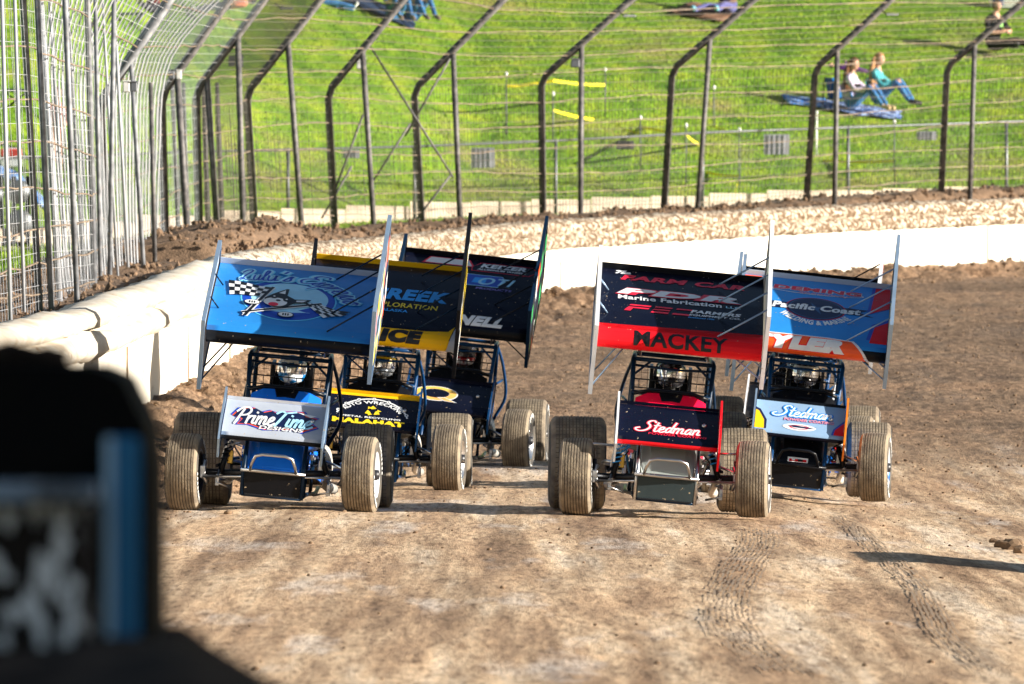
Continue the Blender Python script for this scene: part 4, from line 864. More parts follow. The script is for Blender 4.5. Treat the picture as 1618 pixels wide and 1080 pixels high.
def tw1(d, H, L):
    q = uv(H, L*.985); P = lambda *p: [q(*k) for k in p]
    d.ell(*q(.46,.46), .43, .46, CYAN, .0022); d.ell(*q(.46,.46), .415, .445, BV, .0032); d.ell(*q(.465,.475), .345, .36, LBL, .0042)
    d.poly(P((.28,.42),(.44,.22),(.66,.40),(.66,.30),(.45,.16),(.25,.30)), BV, .0052)
    base = P((.14,.71),(.21,.72),(.30,.73),(.42,.75),(.54,.75),(.62,.71),(.71,.63),(.77,.53),(.80,.43))
    w = arcwarp(base, .40); d.script("Lulu's Espresso", BV, None, .085, .0105, [(LBL, .17), (CYAN, .26)], warp=w)
    d.checker(P((.075,.68),(.345,.615),(.31,.47),(.10,.44)), 7, 4, WV, KV, .014)
    d.checker(P((.565,.40),(.66,.41),(.83,.285),(.69,.205)), 6, 4, WV, KV, .014); d.poly(P((.76,.34),(.85,.335),(.80,.29)), KV, .0125)
    for a, b in (((.355,.62),(.215,.14)), ((.195,.185),(.665,.415))):
        (ax, ay), (bx, by) = q(*a), q(*b); t = Vector((bx-ax, by-ay)).normalized(); n = Vector((-t.y, t.x))*.014
        for k, mt, hh in ((1.9, WV, .0135), (1, KV, .016)): d.poly([(ax+n.x*k, ay+n.y*k), (bx+n.x*k, by+n.y*k), (bx-n.x*k, by-n.y*k), (ax-n.x*k, ay-n.y*k)], mt, hh)
    # black and white dog head
    d.poly(P((.36,.50),(.44,.60),(.455,.60),(.45,.49),(.50,.44),(.60,.455),(.575,.40),(.50,.385),(.46,.315),(.38,.30),(.325,.34),(.315,.43)), KV, .018)
    d.poly(P((.395,.52),(.435,.575),(.435,.51)), WV, .0195); d.poly(P((.51,.425),(.575,.44),(.55,.405),(.51,.40)), WV, .0195)
    d.ell(*q(.385,.375), .105, .095, WV, .0195); d.ell(*q(.37,.455), .035, .04, KV, .0205); d.ell(*q(.455,.42), .04, .045, KV, .0205); d.ell(*q(.40,.40), .022, .018, KV, .0215); d.ell(*q(.375,.335), .045, .04, REDL, .0215); d.ell(*q(.372,.46), .01, .013, WV, .0225); d.ell(*q(.45,.425), .01, .013, WV, .0225)
    for a in ((.245,.345),(.46,.20)):
        d.ell(*q(*a), .075, .055, KV, .018); d.ell(*q(*a), .065, .045, WV, .0195)
        for k in (-1,0,1): x, y = q(*a); d.poly([(x+k*.022-.006,y-.025),(x+k*.022+.006,y-.025),(x+k*.022+.006,y+.02),(x+k*.022-.006,y+.02)], KV, .021)
def fw1(d, H, L):
    q = uv(H, L)
    for k, mt, h in ((.0, BV, .0022), (.018, ORG, .0032), (.032, NV, .0042)):
        d.poly([q(u+(k if u < .5 else -k), v+(k*1.3 if v < .45 else -k*1.3)) for u, v in ((.06,.50),(.12,.74),(.27,.80),(.36,.68),(.44,.76),(.56,.66),(.60,.76),(.80,.80),(.84,.66),(.95,.62),(.88,.46),(.96,.30),(.80,.10),(.70,.16),(.40,.10),(.24,.22),(.12,.20),(.16,.36))], mt, h)
    d.script('Prime', WV, (*q(.10,.20), *q(.52,.78)), .12, .007); d.script('Time', LBL, (*q(.50,.22), *q(.90,.76)), .12, .007, None)
    d.poly([q(.72,.74),q(.92,.66),(q(.86,.60))], WV, .0055); d.text('DESIGNS', WV, (*q(.36,.12), *q(.80,.23)), .03, .2, .0075)
def tw2(d, H, L):
    q = uv(H, L*.985)
    d.text('CREEK', MIDB, (*q(.37,.44), *q(.915,.62)), .05, .18, .003); d.text('EXPLORATION', YELB, (*q(.40,.325), *q(.855,.395)), .02, .1, .003); d.text('ALASKA', MIDB, (*q(.48,.255), *q(.66,.295)), .03, .1, .003)
    d.poly([(-H,-.2),(H*.86,-.2),(H*.93,-.02),(H*.985,.17),(H*.90,.07),(H*.6,.045),(-H,.045)], YEL, .002); d.poly([(H*.88,-.2),(H,-.2),(H,.16),(H*.94,-.02)], SILV, .0022)
    d.text('ICE', KV, (*q(.49,-.085), *q(.76,.025)), .09, .25, .004)
def fw2(d, H, L):
    q = uv(H, L); x, y = q(.50,.06)
    d.ell(x, y+.02, .36, .42, WV, .003, 30, 12, 168, inner=.95)
    for a in (20,42,66,90,114,138,160): d.ell(x+.355*math.cos(R(a)), y+.02+.41*math.sin(R(a)), .02, .026, WV, .0045, 14); d.ell(x+.355*math.cos(R(a)), y+.02+.41*math.sin(R(a)), .008, .01, KV, .0055, 10)
    w = arcwarp([(x+.30*math.cos(R(a)), y+.02+.31*math.sin(R(a))) for a in (150,122,90,58,30)], .062); d.text('AUTO WRECKING', WV, None, .03, warp=w, h=.0045)
    for k in range(3):
        a = R(90+k*120); cx, cy = x, y+.185
        d.poly([(cx+.05*math.cos(a-.75), cy+.07*math.sin(a-.75)), (cx+.085*math.cos(a), cy+.105*math.sin(a)), (cx+.05*math.cos(a+.75), cy+.07*math.sin(a+.75)), (cx+.028*math.cos(a+.3), cy+.035*math.sin(a+.3))], YELB, .005)
        d.ell(cx+.06*math.cos(a+.6), cy+.07*math.sin(a+.6), .028, .03, YELB, .0058, 3)
    d.text('METAL RECYCLING', WV, (*q(.17,.14), *q(.82,.195)), .03, 0, .0045); d.text('MALAHAT', YELB, (*q(.065,-.02), *q(.87,.105)), .07, 0, .0045)
    d.poly([q(0,.90),q(1,.90),q(1,.995),q(0,.995)], YEL, .0025)
def tw3(d, H, L):
    q = uv(H, L*.985)
    d.poly([q(.13,.86),q(.18,.975),q(.48,.975),q(.52,.86)], REDL, .002); d.poly([q(.15,.87),q(.19,.965),q(.47,.965),q(.50,.87)], WV, .003); d.text('XTREME', KV, (*q(.2,.89), *q(.46,.95)), .06, .3, .004) if 0 else None
    P = [(.50,.86),(.56,.95),(.95,.95),(.985,.88),(.93,.79),(.50,.80)]; d.poly([q(*p) for p in P], REDL, .002); d.poly([q(p[0]+(.006 if p[0] < .7 else -.006), p[1]+(.008 if p[1] < .87 else -.008)) for p in P], NAVY, .0028)
    d.text('KEIZER', WV, (*q(.56,.865), *q(.90,.935)), .05, .3, .0042); d.text('ALUMINUM WHEELS', WV, (*q(.54,.82), *q(.90,.85)), .03, .3, .0042)
    d.poly([q(*p) for p in ((.42,.55),(.47,.74),(.74,.74),(.77,.66),(.72,.55))], LBL, .002); d.poly([q(*p) for p in ((.425,.558),(.473,.732),(.737,.732),(.762,.66),(.717,.558))], BV, .003); d.text('OTI', LBL, (*q(.55,.575), *q(.80,.70)), .02, .35, .0045); d.poly([q(*p) for p in ((.52,.60),(.54,.69),(.63,.69),(.62,.60))], MIDB, .0038)
    d.text('PRODUCTS', PURP, (*q(.56,.50), *q(.82,.53)), .02, .2, .003); d.text('NELL', WV, (*q(.46,-.02), *q(.80,.10)), .07, .35, .004)
def fw3(d, H, L):
    q = uv(H, L); x, y = q(.34,.48)
    d.ell(x, y, .235, .155, WV, .0025, 40, inner=.60); d.ell(x, y, .222, .143, mat('orange_pearl', (.85,.38,.12), .4, c2=(.8,.55,.1), scale=3), .0040, 40, inner=.66)
    d.poly([(x+.02,y-.085),(x+.10,y-.07),(x+.24,y-.165),(x+.10,y-.15)], WV, .0052); d.poly([(x+.04,y-.09),(x+.10,y-.08),(x+.21,y-.158),(x+.11,y-.142)], mat('orange_pearl', (0,0,0)), .0062)
def tw4(d, H, L):
    q = uv(H, L*.985)
    d.poly([(-H,-.2),(H,-.2),(H,.16),(H*.88,.045),(-H*.88,.045),(-H,.11)], RED, .002)
    d.script('The', WV, (*q(.085,.915), *q(.185,.985)), .24, .004); d.text('FARM CAR', REDL, (*q(.12,.81), *q(.885,.905)), .05, .3, .0035)
    d.text('PDR', WV, (*q(.10,.555), *q(.86,.66)), .045, .6, .0055, REDL, .10); d.text('Marine Fabrication', WV, (*q(.11,.47), *q(.745,.535)), .03, .0, .004); d.text('LLC', LBL, (*q(.77,.475), *q(.86,.505)), .02, 0, .004)
    for a, b, c_ in ((.17,.30,1),(.325,.43,2),(.455,.56,3)):
        s = .0; d.poly([q(a+.02,.395),q(b+.02,.395),q(b+.01,.375),q(a+.01,.375)], REDL, .004)
        if c_ < 3: d.poly([q(a+.007,.355),q(b+.005,.355),q(b-.003,.335),q(a-.001,.335)], REDL, .004)
        if c_ > 1: d.poly([q(a-.005,.315),q(b-.005,.315),q(b-.013,.29),q(a-.013,.29)], REDL, .004)
        else: d.poly([q(a-.003,.335),q(a+.035,.335),q(a+.02,.29),q(a-.02,.29)], REDL, .0042)
    d.text('FARMERS', WV, (*q(.555,.345), *q(.855,.395)), .04, .25, .004); d.text('EQUIPMENT CO.', WV, (*q(.545,.295), *q(.86,.328)), .03, .25, .004); d.text('Established 1936', MIDB, (*q(.54,.262), *q(.70,.282)), .02, .3, .004)
    d.text('MACKEY', KV, (*q(.22,-.09), *q(.79,.025)), .03, 0, .004)
def fw4(d, H, L):
    q = uv(H, L); d.script('Stedman', WV, (*q(.16,.16), *q(.82,.52)), .10, .006, [(REDL, .12)]); d.text('POWDER COATING', REDL, (*q(.30,.10), *q(.88,.155)), .02, .1, .004)
def tw5(d, H, L):
    q = uv(H, L*.985); P = lambda *p: [q(*k) for k in p]
    d.poly(P((0,.80),(0,.97),(.11,.97),(.11,.80)), YELB, .002); d.poly(P((0,.97),(0,1),(.12,1),(.12,.97)), ORG, .002); d.poly(P((.11,.74),(.115,1),(.16,1),(.17,.70)), SILV, .0021)
    for pts in ([(.90,.995),(1,.995),(1,.62),(.87,.50)], [(1,.38),(.91,.28),(.88,.04),(1,.04)]):
        d.poly([q(u-(.022 if u < .98 else 0), v+(.04 if 0 < v < .3 else -.03 if v == .5 else .04 if v == .38 else 0)) for u, v in pts], BV, .002); d.poly(P(*pts), RED, .003)
    d.ell(*q(.50,.80), .47, .085, WV, .0022); d.ell(*q(.50,.80), .455, .072, BLUE5, .0032); d.text('DEMING', REDL, (*q(.20,.79), *q(.80,.865)), .05, .1, .0055, WV, .05); d.text('Speedway', PINK, (*q(.36,.735), *q(.72,.785)), .01, .5, .0045)
    d.poly(P((.10,.56),(.33,.55),(.33,.45),(.14,.44),(.19,.50)), NV, .0022); d.poly(P((.90,.44),(.64,.46),(.64,.56),(.86,.55),(.80,.50)), NV, .0022)
    for k, mt, h in ((1, REDL, .0025), (.97, NV, .0035), (.90, mat('steel_blue_vinyl', (.03,.10,.24), .4), .0045), (.86, NV, .0055)): d.ell(*q(.50,.49), .30*k, .27*k, mt, h)
    x, y = q(.5,.49); SB = mat('steel_blue_vinyl', (0,0,0))
    for k in range(4): a = k*math.pi/2+.4; d.poly([(x+.15*math.cos(a), y+.15*math.sin(a)), (x+.03*math.cos(a+.8), y+.03*math.sin(a+.8)), (x, y), (x+.03*math.cos(a-.8), y+.03*math.sin(a-.8))], SB, .0065)
    d.text('Pacific Coast', WV, (*q(.20,.445), *q(.80,.545)), .045, .15, .0085); w = arcwarp(P((.25,.36),(.36,.255),(.5,.215),(.64,.255),(.75,.36)), .10); d.text('WELDING & MARINE', WV, None, .04, warp=w, h=.0045)
    d.poly([(-H,-.2),(H*.80,-.2),(H*.72,-.1),(H*.55,.055),(H*.2,.075),(-H,.075)], WV, .002); d.poly([(-H,-.2),(H*.75,-.2),(H*.68,-.1),(H*.52,.04),(H*.2,.06),(-H,.06)], ORG, .003)
    d.text('TYLER', WV, (*q(.06,-.085), *q(.72,.03)), .09, .3, .0055, RED, .05)
def fw5(d, H, L):
    q = uv(H, L); P = lambda *p: [q(*k) for k in p]
    d.poly(P((0,.02),(.13,.02),(.13,.30),(.05,.66),(0,.72)), NV, .002); d.poly(P((0,.02),(.105,.02),(.10,.28),(.035,.58),(0,.62)), YEL, .003)
    d.poly(P((1,.02),(.86,.02),(.88,.20),(.97,.45),(1,.52)), BV, .002); d.poly(P((1,.02),(.885,.02),(.90,.18),(.975,.38),(1,.44)), RED, .003)
    d.script('Stedman', WV, (*q(.18,.46), *q(.86,.88)), .10, .006, [(MIDB, .12), (BV, .20)]); d.text('POWDER COATING', PINK, (*q(.32,.34), *q(.88,.43)), .04, .1, .005, BV, .05)
    d.ell(*q(.5,.15), .165, .06, WV, .0025); d.ell(*q(.5,.15), .10, .04, REDL, .0035, inner=.8); d.poly(P((.36,.17),(.44,.20),(.64,.16),(.70,.20),(.62,.12),(.44,.13)), NV, .0042)
def extra5(root, T, hood, cowl, part):
    m = MB()
    for x0, x1, z0, z1, mt in ((-.10,.10,.385,.43,WV),(-.085,.085,.392,.423,RED),(-.06,-.03,.385,.43,WV),(.0,.05,.395,.42,KV)): y = -.207-.002*(mt is RED)-.004*(mt is WV and x1 < 0)-.004*(mt is KV); m.add([(x0,y,z0),(x1,y,z0),(x1-.0,y+.03,z1),(x0+.0,y+.03,z1)], [(0,1,2,3)], mt)
    m.build('nose_emblem', hood, T=T, fix=False)
CARS = [
 dict(px=431, roll=4.3, twx=-.05, fwx=-.045, py=809, D=100, yaw=1.5, label='sprint car with plain light blue top wing carrying a dog emblem, leftmost of the pack', tw=BLUEW, lip=BLACK, under=NAVY, gurney=SILV, bli=SILV, ble=SILB, bri=SILB, bre=SILB, patch=[YELB,ORG,WV,WV,KV,LBL], hood=BLUEC, nose=BLACK, cowl=BLUEC, side=BLUEC, cage=CAGEN, bumper=STEEL, fw=SILV, fwlip=BLACK, fbl=SILB, fbr=SILB, fgurney=WHB, suit=SUITB, helm=HBLU, visor=VIS, dlabel='driver in blue and white helmet inside the leftmost blue car', twd=tw1, fwd=fw1, rods=CAGEN, rim=RIMW, hose=MIDB),
 dict(px=583, roll=4.4, bh=.05, twp=28, twx=-.06, py=778, D=111, yaw=.6, label='sprint car with black top wing and yellow front edge, behind the leftmost car', tw=NAVY, lip=YEL, under=BLACK, gurney=YEL, bli=BLACK, ble=BLACK, bri=BLACK, bre=BLACK, patch=[YELB,YELB,WV,KV,WV], hood=BLACK, nose=BLACK, cowl=BLACK, side=CAGEB, cage=CAGEB, bumper=BLACK, fw=NAVY, fwlip=NAVY, fbl=SILB, fbr=CAGEB, fgurney=YEL, suit=SUITK, helm=HSIL, visor=VIS, hband=YELB, dlabel='driver in silver helmet with yellow band, second car from the left', twd=tw2, fwd=fw2, rods=CAGEN),
 dict(px=703, roll=5.0, twp=30, twx=-.06, py=745, D=120.7, yaw=3.2, label='sprint car with dark top wing and an orange letter Q on its front wing', tw=NAVY, lip=BLACK, under=BLACK, gurney=BLACK, bli=CAGEN, ble=CAGEN, bri=CAGEN, bre=CAGEN, patch=[GRN,GRN,WV,ORG,KV,KV], hood=BLACK, nose=BLACK, cowl=BLACK, side=CAGEB, cage=CAGEB, bumper=BLACK, fw=NAVY, fwlip=NAVY, fbl=CAGEB, fbr=CAGEB, suit=SUITK, helm=HRED, visor=VISK, dlabel='driver in red and silver helmet inside the car with the orange Q', twd=tw3, fwd=fw3, rods=BLACK),
 dict(px=1050, roll=4.4, py=816, D=100, yaw=-.6, label='sprint car with dark top wing, red front edge and grey hood, nearest on the right', tw=NAVY, lip=RED, under=BLACK, gurney=BLACK, bli=WHB, ble=WHB, bri=WHB, bre=WHB, patch=[RED,RED,WV,WV,KV,ORG], hood=GREYH, nose=GREYN, cowl=MAG, side=WHB, cage=CAGEN, frame=STEEL, bumper=STEEL, fw=NAVY, fwlip=RED, fbl=WHB, fbr=RED, suit=SUITK, helm=HBLK, visor=VIS, dlabel='driver in black helmet with mirror visor behind the red cowl', twd=tw4, fwd=fw4, rods=SILB, rim=RIMW, nosebar=1, spring=MIDB, hose=MIDB),
 dict(px=1257, roll=5.2, twp=25.5, py=791, D=112, yaw=1.0, label='sprint car with blue top wing, red corners and orange front edge, right of the pack', tw=BLUE5, lip=BLACK, under=BLACK, gurney=SILV, bli=SILB, ble=SILB, bri=SILB, bre=SILB, patch=[YELB,YELB,YELB,RED,WV,KV], hood=BLACK, nose=BLACK, cowl=BLACK, side=BLUEC, cage=CAGEB, bumper=BLACK, fw=paint('pale_blue_skin', (.27,.42,.62), .5, .32), fwlip=NAVY, fbl=SILB, fbr=mat('orange_board', (.8,.2,.01), .4), fgurney=BLACK, suit=SUITK, helm=HBLK, visor=VIS, hband=WV, dlabel='driver in dark helmet with silver visor under the orange edged wing', twd=tw5, fwd=fw5, rods=SILB, rim=mat('rim_blue', (.01,.10,.35), .3, .3, c2=(.6,.6,.6), lo=.5, hi=.6), extra=extra5, hose=RED),
 dict(px=1241, roll=5, py=757, D=119.5, yaw=2.2, label='sprint car almost hidden behind the blue winged car, black rear wing edge showing', tw=BLACK, lip=BLACK, under=BLACK, gurney=BLACK, bli=SILB, ble=SILB, bri=WHB, bre=WHB, patch=[RED,WV,KV,ORG], hood=BLACK, nose=BLACK, cowl=BLACK, side=WHB, cage=CAGEB, bumper=STEEL, fw=BLACK, fwlip=BLACK, fbl=WHB, fbr=WHB, suit=SUITK, helm=HSIL, visor=VIS, dlabel='driver of the car hidden behind the blue winged car', rods=BLACK),
]
for c in CARS: sprint_car(c)
# ------------------------------------------------------------ spectators on the slope
SKIN = mat('skin', (.62,.36,.25), .6, c2=(.55,.30,.20)); JEAN = mat('blue_jeans', (.02,.10,.28), .9, c2=(.05,.20,.42), scale=9); SHOE = mat('dark_shoes', (.02,.02,.025), .6); SOLE = mat('tan_shoes', (.55,.38,.2), .7)
def cloth(n, c, c2=None): return mat(n, c, .9, c2=c2, scale=8, spec=.2)
POSE = {
 'knees': dict(b=[(0,0,.13,(.17,.14)),(0,.03,.33,(.14,.11)),(0,.0,.50,(.17,.11)),(0,-.03,.60,(.09,.07)),(0,-.05,.67,.045),(0,-.06,.72,.05)], arm=[(.17,-.01,.555,.055),(.25,-.20,.38,.04),(.10,-.40,.42,.03),(.05,-.46,.43,.032)], leg=[(.09,-.03,.12,.09),(.13,-.42,.44,.062),(.13,-.68,.09,.04),(.13,-.84,.05,.04)]),
 'legs': dict(b=[(0,0,.13,(.19,.15)),(0,.02,.33,(.17,.13)),(0,-.01,.52,(.20,.13)),(0,-.04,.63,(.10,.08)),(0,-.06,.70,.055),(0,-.07,.75,.055)], arm=[(.20,-.01,.575,.06),(.29,-.16,.36,.045),(.10,-.30,.36,.035),(.04,-.33,.40,.035)], leg=[(.10,-.04,.12,.10),(.17,-.45,.19,.075),(.22,-.85,.09,.05),(.24,-.92,.17,.045)]),
 'stand': dict(b=[(0,0,.90,(.17,.12)),(0,0,1.08,(.14,.11)),(0,0,1.27,(.18,.12)),(0,0,1.38,(.10,.08)),(0,-.01,1.45,.05),(0,-.02,1.50,.05)], arm=[(.18,0,1.34,.055),(.25,-.02,1.08,.042),(.10,-.22,1.04,.032),(.03,-.26,1.05,.032)], leg=[(.09,0,.86,.095),(.10,-.02,.48,.065),(.11,.02,.09,.042),(.12,-.12,.05,.04)])}
def person(px, py, pose, yaw, top, pants, shoes, hairm, label, hair='short', sc=1, lie=None, bare=(2,3), logo=None, group='spectators sitting on the grass slope', lean=0):
    g = POSE[pose]; J = list(g['b']); E = [(i, i+1) for i in range(5)]; kinds = [0]*5
    kinds[3] = kinds[4] = 1
    for s in (-1, 1):
        for ch, par, kk in (('arm', 3, [0,0,1,1]), ('leg', 0, [2,2,2,3])):
            prev = par
            for i, (x, y, z, r) in enumerate(g[ch]):
                J.append((x*s, y+(.03*s if ch == 'leg' else .04*s), z+(.02*s if i == 1 else 0), r)); E.append((prev, len(J)-1)); kinds.append(kk[i] if not (ch == 'arm' and i == 2 and top[1]) else 0); prev = len(J)-1
    me = skin_mesh('person', J, E, [top[0], SKIN, pants, shoes], lambda k, c: kinds[k], 2)
    p = hillpt(px, py); o = link('person', me); o.location = p+Vector((0,0,.02)); o.scale = (sc,)*3; sl = math.atan(.2)
    o.rotation_euler = (0,0,R(yaw)) if lie is None else (R(-82), 0, R(lie))
    if lie is not None: o.location.z += .16
    if lean: o.rotation_euler.x = R(lean)
    tag(o, label, 'person', group); hb = g['b'][5]; hc = Vector((0, hb[1]-.015, hb[2]+.085))
    m = MB(); bm = bmesh.new(); bmesh.ops.create_icosphere(bm, subdivisions=3, radius=1)
    for v in bm.verts:
        x, y, z = v.co; f = 1-.18*max(0, -z); nose = .16*math.exp(-((x/.18)**2+((z+.12)/.2)**2))*(y < 0); eye = -.07*math.exp(-(((abs(x)-.38)/.16)**2+((z-.06)/.14)**2))*(y < 0)
        v.co = (x*.073*f, y*(.092+.09*(nose+eye)), z*.112)
    m.add([v.co+hc for v in bm.verts], [[v.index for v in f.verts] for f in bm.faces], SKIN, True); bm.free()
    for s in (-1, 1): m.ball(hc+Vector((s*.027,-.082,.010)), .009, SHOE, sub=1); m.ball(hc+Vector((s*.073,0,-.005)), .018, SKIN, (.5,1,1.4), 1)
    m.box(hc+Vector((0,-.088,-.048)), (.04,.008,.008), mat('lips', (.4,.12,.1), .6)); m.build('head', o)
    m = MB(); bm = bmesh.new(); bmesh.ops.create_icosphere(bm, subdivisions=3, radius=1); dead = [v for v in bm.verts if v.co.y < -.35 and v.co.z < .45]; bmesh.ops.delete(bm, geom=dead, context='VERTS'); dead = [v for v in bm.verts if v.co.z < -.45]; bmesh.ops.delete(bm, geom=dead, context='VERTS'); bm.verts.index_update()
    m.add([Vector((v.co.x*.084, v.co.y*.102, v.co.z*.122))+hc for v in bm.verts], [[v.index for v in f.verts] for f in bm.faces], hairm, True); bm.free()
    if hair == 'long':
        for k in range(7): x = -.07+.14*k/6; m.tube([hc+Vector((x,.05,.04)), hc+Vector((x*1.3,.10,-.15)), hc+Vector((x*1.5,.11,-.30)), hc+Vector((x*1.2,.10,-.44-.03*(k%2)))], [.035,.04,.035,.01], hairm, 6)
    m.build('hair', o)
    if logo: m = MB(); m.box((.0, -.155, .50), (.16,.02,.07), logo); m.build('shirt_print', o)
    return o
BRH = cloth('brown_hair', (.16,.07,.03), (.08,.035,.018)); BLH = cloth('blond_hair', (.55,.30,.14), (.38,.2,.09)); DKH = cloth('dark_hair', (.03,.018,.012))
person(1343,178,'knees',58,(cloth('lilac_top', (.62,.55,.68), (.5,.42,.55)),1),JEAN,SOLE,BRH,'seated girl with very long brown hair and pale lilac top','long',1.28)
person(1383,170,'knees',62,(cloth('teal_jacket', (.04,.30,.36), (.10,.42,.45)),1),JEAN,SHOE,BLH,'seated girl with blond hair in teal jacket and blue jeans','long',1.28)
person(1375,126,'stand',0,(cloth('purple_top', (.10,.02,.22)),1),cloth('violet_trousers', (.14,.05,.22)),SHOE,DKH,'person in purple clothes lying behind the two seated girls',sc=.55,lie=96)
person(1570,84,'legs',38,(cloth('black_shirt', (.012,.012,.015)),0),cloth('black_trousers', (.015,.014,.016)),SHOE,DKH,'man in black shirt with green print sitting at the right edge',sc=1.25,logo=mat('lime_print', (.25,.75,.12), .6))
person(622,36,'knees',20,(cloth('blue_top', (.02,.10,.30)),0),JEAN,cloth('grey_shoes', (.22,.17,.15)),BRH,'person in blue jeans at the top edge, left of the seated pair',sc=1.15)
person(652,36,'knees',30,(cloth('cyan_top', (.03,.25,.50)),0),JEAN,cloth('grey_shoes', (.22,.17,.15)),DKH,'person in bright blue at the top edge, right of the seated pair',sc=1.15)
person(566,26,'stand',0,(cloth('rust_shirt', (.42,.16,.07)),0),JEAN,WHT,BRH,'person in rust coloured shirt and jeans lying at the top edge',sc=.9,lie=100)
person(1150,26,'legs',-30,(cloth('brown_coat', (.20,.12,.09)),1),cloth('violet_jeans', (.12,.12,.30)),cloth('light_blue_shoes', (.2,.5,.65)),BRH,'person in violet jeans sitting on a brown blanket',sc=1.2)
person(88,292,'stand',35,(cloth('rose_top', (.30,.12,.11), (.38,.17,.15)),0),cloth('beige_trousers', (.50,.32,.25)),SHOE,BRH,'standing person in rose brown top and beige trousers behind the left fence',sc=1.03,group='spectators standing on the slope')
person(302,30,'stand',0,(cloth('coral_shirt', (.75,.25,.12)),0),cloth('grey_trousers', (.20,.22,.22)),WHT,DKH,'person in coral shirt lying near the top left',sc=.8,lie=-80)
person(243,24,'legs',-60,(cloth('maroon_shirt', (.20,.05,.05)),0),cloth('dark_trousers', (.03,.03,.04)),WHT,DKH,'person in maroon shirt sitting near the top left corner',sc=.9)
def blanket(px, py, w, d, m, label, seed, yaw=0):
    p = hillpt(px, py); e = MB(); n = 14; V = []
    for j in range(n+1):
        for i in range(n+1):
            u, v = (i/n-.5)*w*(1+.12*mnoise.noise((j*.4,seed,0))), (j/n-.5)*d*(1+.12*mnoise.noise((i*.4,seed,5))); x = p.x+u*math.cos(yaw)-v*math.sin(yaw); y = p.y+u*math.sin(yaw)+v*math.cos(yaw)
            V.append((x, y, zo(x, y)+.04+.05*abs(mnoise.noise((u*3,v*3,seed)))))
    e.add(V, [(j*(n+1)+i, j*(n+1)+i+1, (j+1)*(n+1)+i+1, (j+1)*(n+1)+i) for j in range(n) for i in range(n)], m, True); o = e.build('blanket'); s = o.modifiers.new('t', 'SOLIDIFY'); s.thickness = .02; tag(o, label, 'blanket', 'blankets spread on the slope')
BLK = mat('blue_blanket', (.02,.16,.50), .9, c2=(.30,.45,.75), scale=5, lo=.45, hi=.55); BLK2 = mat('navy_blanket', (.02,.06,.20), .9, c2=(.30,.42,.7), scale=6, lo=.45, hi=.52)
blanket(1275,163,1.0,.9,BLK,'blue and white blanket left of the two seated girls',1,.2); blanket(1360,176,1.7,1.0,BLK2,'dark blue blanket under the two seated girls',2); blanket(1115,22,1.2,1.6,cloth('brown_blanket', (.28,.16,.10), (.15,.08,.05)),'brown blanket under the person in violet jeans',3,-.3)
blanket(600,20,1.5,1.2,cloth('dark_blanket', (.02,.04,.09)),'dark blanket under the group at the top edge',4); blanket(35,292,.9,.8,mat('blue_blanket', (0,0,0)),'small blue blanket on the grass at the left edge',5)
# folding chair, cooler, bag, equipment
p = hillpt(1318,170); e = empty('folding_chair', p, (0,0,R(50))); tag(e, 'low blue folding chair with black frame behind the long haired girl', 'chair')
CHB = cloth('chair_blue', (.01,.10,.28)); m = MB(); m.box((0,.02,.42), (.46,.03,.46), CHB, Matrix.Rotation(R(-12),3,'X')); m.build('backrest', e); m = MB(); m.box((0,-.2,.2), (.44,.42,.03), CHB); m.build('seat', e)
for x in (-.23,.23):
    for y0, y1, z1 in ((-.4,-.05,.22),(.15,.08,.66)): m = MB(); m.tube([(x,y0,0),(x,y1,z1)], .013, BLACK, 6); m.build('leg', e)
p = hillpt(18,266); e = empty('cool_box', p); tag(e, 'red cool box with white base on the grass at the left edge', 'cool box'); m = MB(); m.box((0,0,.12), (.36,.3,.2), WHT); m.build('base', e); m = MB(); m.box((0,0,.28), (.37,.31,.14), mat('red_lid', (.65,.08,.06), .4)); m.box((0,0,.36), (.2,.03,.02), WHT); m.build('lid', e)
p = hillpt(1590,12); e = empty('carrier_bag', p); tag(e, 'white and blue bag behind the man in black', 'bag'); m = MB(); m.loft([[(-.35,-.15,0),(.35,-.15,0),(.35,.15,0),(-.35,.15,0)],[(-.40,-.2,.2),(.38,-.2,.2),(.38,.2,.2),(-.4,.2,.2)],[(-.3,-.06,.36),(.28,-.06,.38),(.28,.06,.38),(-.3,.06,.36)]], WHT); m.build('bag_body', e); m = MB(); m.box((-.2,-.19,.14), (.25,.03,.2), CHB); m.build('pocket', e)
b = at(24,418,196); b.z = zo(b.x, 196); e = empty('equipment_rack', b); tag(e, 'black rack holding grey drums behind the fence at the left edge', 'rack')
m = MB()
for x in (-.62,-.46,-.24,-.02,.22): m.box((x,0,.62), (.07,.3,1.2), BLACK)
m.box((-.2,0,.05), (.9,.4,.08), BLACK); m.build('rack_frame', e)
for x, z, r in ((.05,.95,.20),(.08,.42,.22),(-.35,.9,.15)): m = MB(); m.lathe([(-.18,.01),(-.18,r),(.1,r*1.05),(.16,r*.7),(.18,.01)], (x,0,z), GREY, 20, 'Y'); m.build('drum', e)
for px, py, s in ((25,175,1.0),(208,52,1.1)):
    p = hillpt(px, py); e = empty('folding_stool', p); tag(e, 'dark folding stool on the grass, '+('at the far left edge' if px < 100 else 'below the top left spectators'), 'stool'); m = MB(); m.box((0,0,.38), (.5,.4,.05), cloth('stool_cloth', (.05,.07,.08))); m.build('seat', e)
    for q in (-.2,.2):
        for w in (-1, 1): m = MB(); m.tube([(w*.24,q,0),(-w*.24,q,.38)], .012, BLACK, 6); m.build('leg', e)
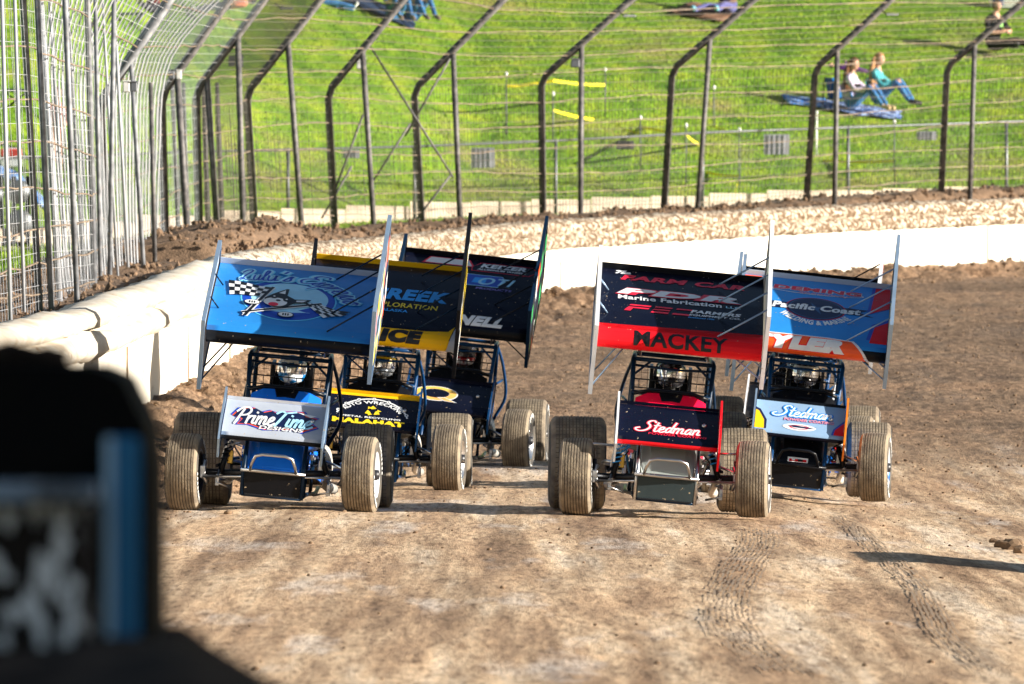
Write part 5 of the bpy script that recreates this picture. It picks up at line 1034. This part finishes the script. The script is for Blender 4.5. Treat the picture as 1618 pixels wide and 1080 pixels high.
# ------------------------------------------------------------ near the camera: end of the barrier, heavily out of focus
SOIL = mat('dark_soil', (.075,.05,.035), .95, c2=(.018,.013,.010), scale=6, bump=1, spec=.1)
xs = np.linspace(-3.4, 2.6, 110); ys = np.linspace(13.6, 23, 80); X, Y = np.meshgrid(xs, ys)
Z = np.minimum(1.42, 1.50+(-.66-X)*.62)*(1-np.clip(np.abs(Y-18)/5.2, 0, 1)**2.2)+fbm(X, Y, 3, 3, 77)*.05+.02
m = MB(); nx = len(xs); m.add(list(zip(X.ravel(), Y.ravel(), Z.ravel())), [(j*nx+i, j*nx+i+1, (j+1)*nx+i+1, (j+1)*nx+i) for j in range(len(ys)-1) for i in range(nx-1)], SOIL, True); tag(m.build('soil_bank', fix=False), kind='structure')
e = empty('crash_barrier', (-.9, 18.2, 1.2)); tag(e, 'dark out of focus barrier end standing on a soil bank at the lower left', 'barrier')
TT = Matrix.Translation((.9, -18.2, -1.2)); BBK = mat('barrier_black', (.002,.003,.004), .8, c2=(.006,.005,.004), scale=3, spec=.08); BBL = mat('barrier_blue', (.03,.16,.32), .6, c2=(.03,.19,.38), scale=2, spec=.15)
m = MB(); m.loft([[(-1.9,18.0,.9),(-.565,18.0,.9),(-.568,18.0,1.70),(-.578,18.0,1.78),(-.615,18.0,1.855),(-.66,18.0,1.875),(-1.9,18.0,1.885)],[(-1.9,18.7,.9),(-.565,18.7,.9),(-.568,18.7,1.70),(-.578,18.7,1.78),(-.615,18.7,1.855),(-.66,18.7,1.875),(-1.9,18.7,1.885)]], BBK); m.build('barrier_panel', e, T=TT)
m = MB(); m.box((-.615,17.97,1.49), (.052,.05,.54), BBL); m.box((-.635,17.955,1.49), (.014,.05,.54), mat('pale_blue_edge', (.40,.62,.80), .5)); m.build('blue_post', e, T=TT)
PAD = mat('splashed_padding', (.80,.82,.82), .7, c2=(.016,.012,.010), spec=.15, scale=36, lo=.53, hi=.57, stretch=(1,1,.6))
m = MB(); m.box((-.96,17.9,1.42), (.60,.16,.54), PAD); m.build('splashed_pad', e, T=TT)
m = MB(); m.box((-.95,17.86,1.675), (.60,.2,.028), mat('pale_rail', (.45,.62,.8), .5, c2=(.08,.10,.12), scale=8)); m.build('pad_rail', e, T=TT)
m = MB()
for k in range(40): x = -1.35+.70*random.random(); m.ball((x, 18.2, 1.86+random.uniform(-.01,.035)*(x < -.70)), random.uniform(.02,.045), SOIL, (1.4,1,.6), 1)
o = m.build('mud_cap', e, T=TT); o['kind'] = 'stuff'
# unseen low block, added outside the frame to cast the shadow strip
e = empty('added_shadow_block', (4.6, 86.9, -.1)); tag(e, 'unseen low block added beyond the right edge to cast a shadow on the track', 'concrete block')
m = MB(); m.loft([[(0,-.6,0),(.7,-.6,0),(.6,-.6,.52),(.1,-.6,.52)],[(0,3.2,0),(.7,3.2,0),(.6,3.2,.52),(.1,3.2,.52)]], CONC); m.build('block_body', e)
for y in (.1,2.3): m = MB(); m.tube([(.35,y,.51),(.35,y,.58),(.35,y+.15,.58),(.35,y+.15,.51)], .015, RUST, 6); m.build('lifting_loop', e)

# unseen container, added beyond the frame only to shade the near bank
e = empty('added_shade_container', (8.2, 5, 0)); tag(e, 'unseen dark green container added beyond the right edge to shade the near bank', 'container')
CG = paint('container_green', (.02,.05,.035), .6); m = MB(); V = []
n = 44
for i in range(n+1):
    y = i*.34; d_ = .04*(i % 2); V += [(d_, y, .15), (d_, y, 4.7)]
m.add(V, [(2*i, 2*i+2, 2*i+3, 2*i+1) for i in range(n)], CG); m.box((1.25, 7.5, 2.42), (2.38, 14.9, 4.5), CG); m.build('container_body', e)
for y in (.05, 14.9):
    for x in (.02, 2.45): m = MB(); m.box((x, y, 2.4), (.14,.14,4.8), CG); m.build('corner_post', e)
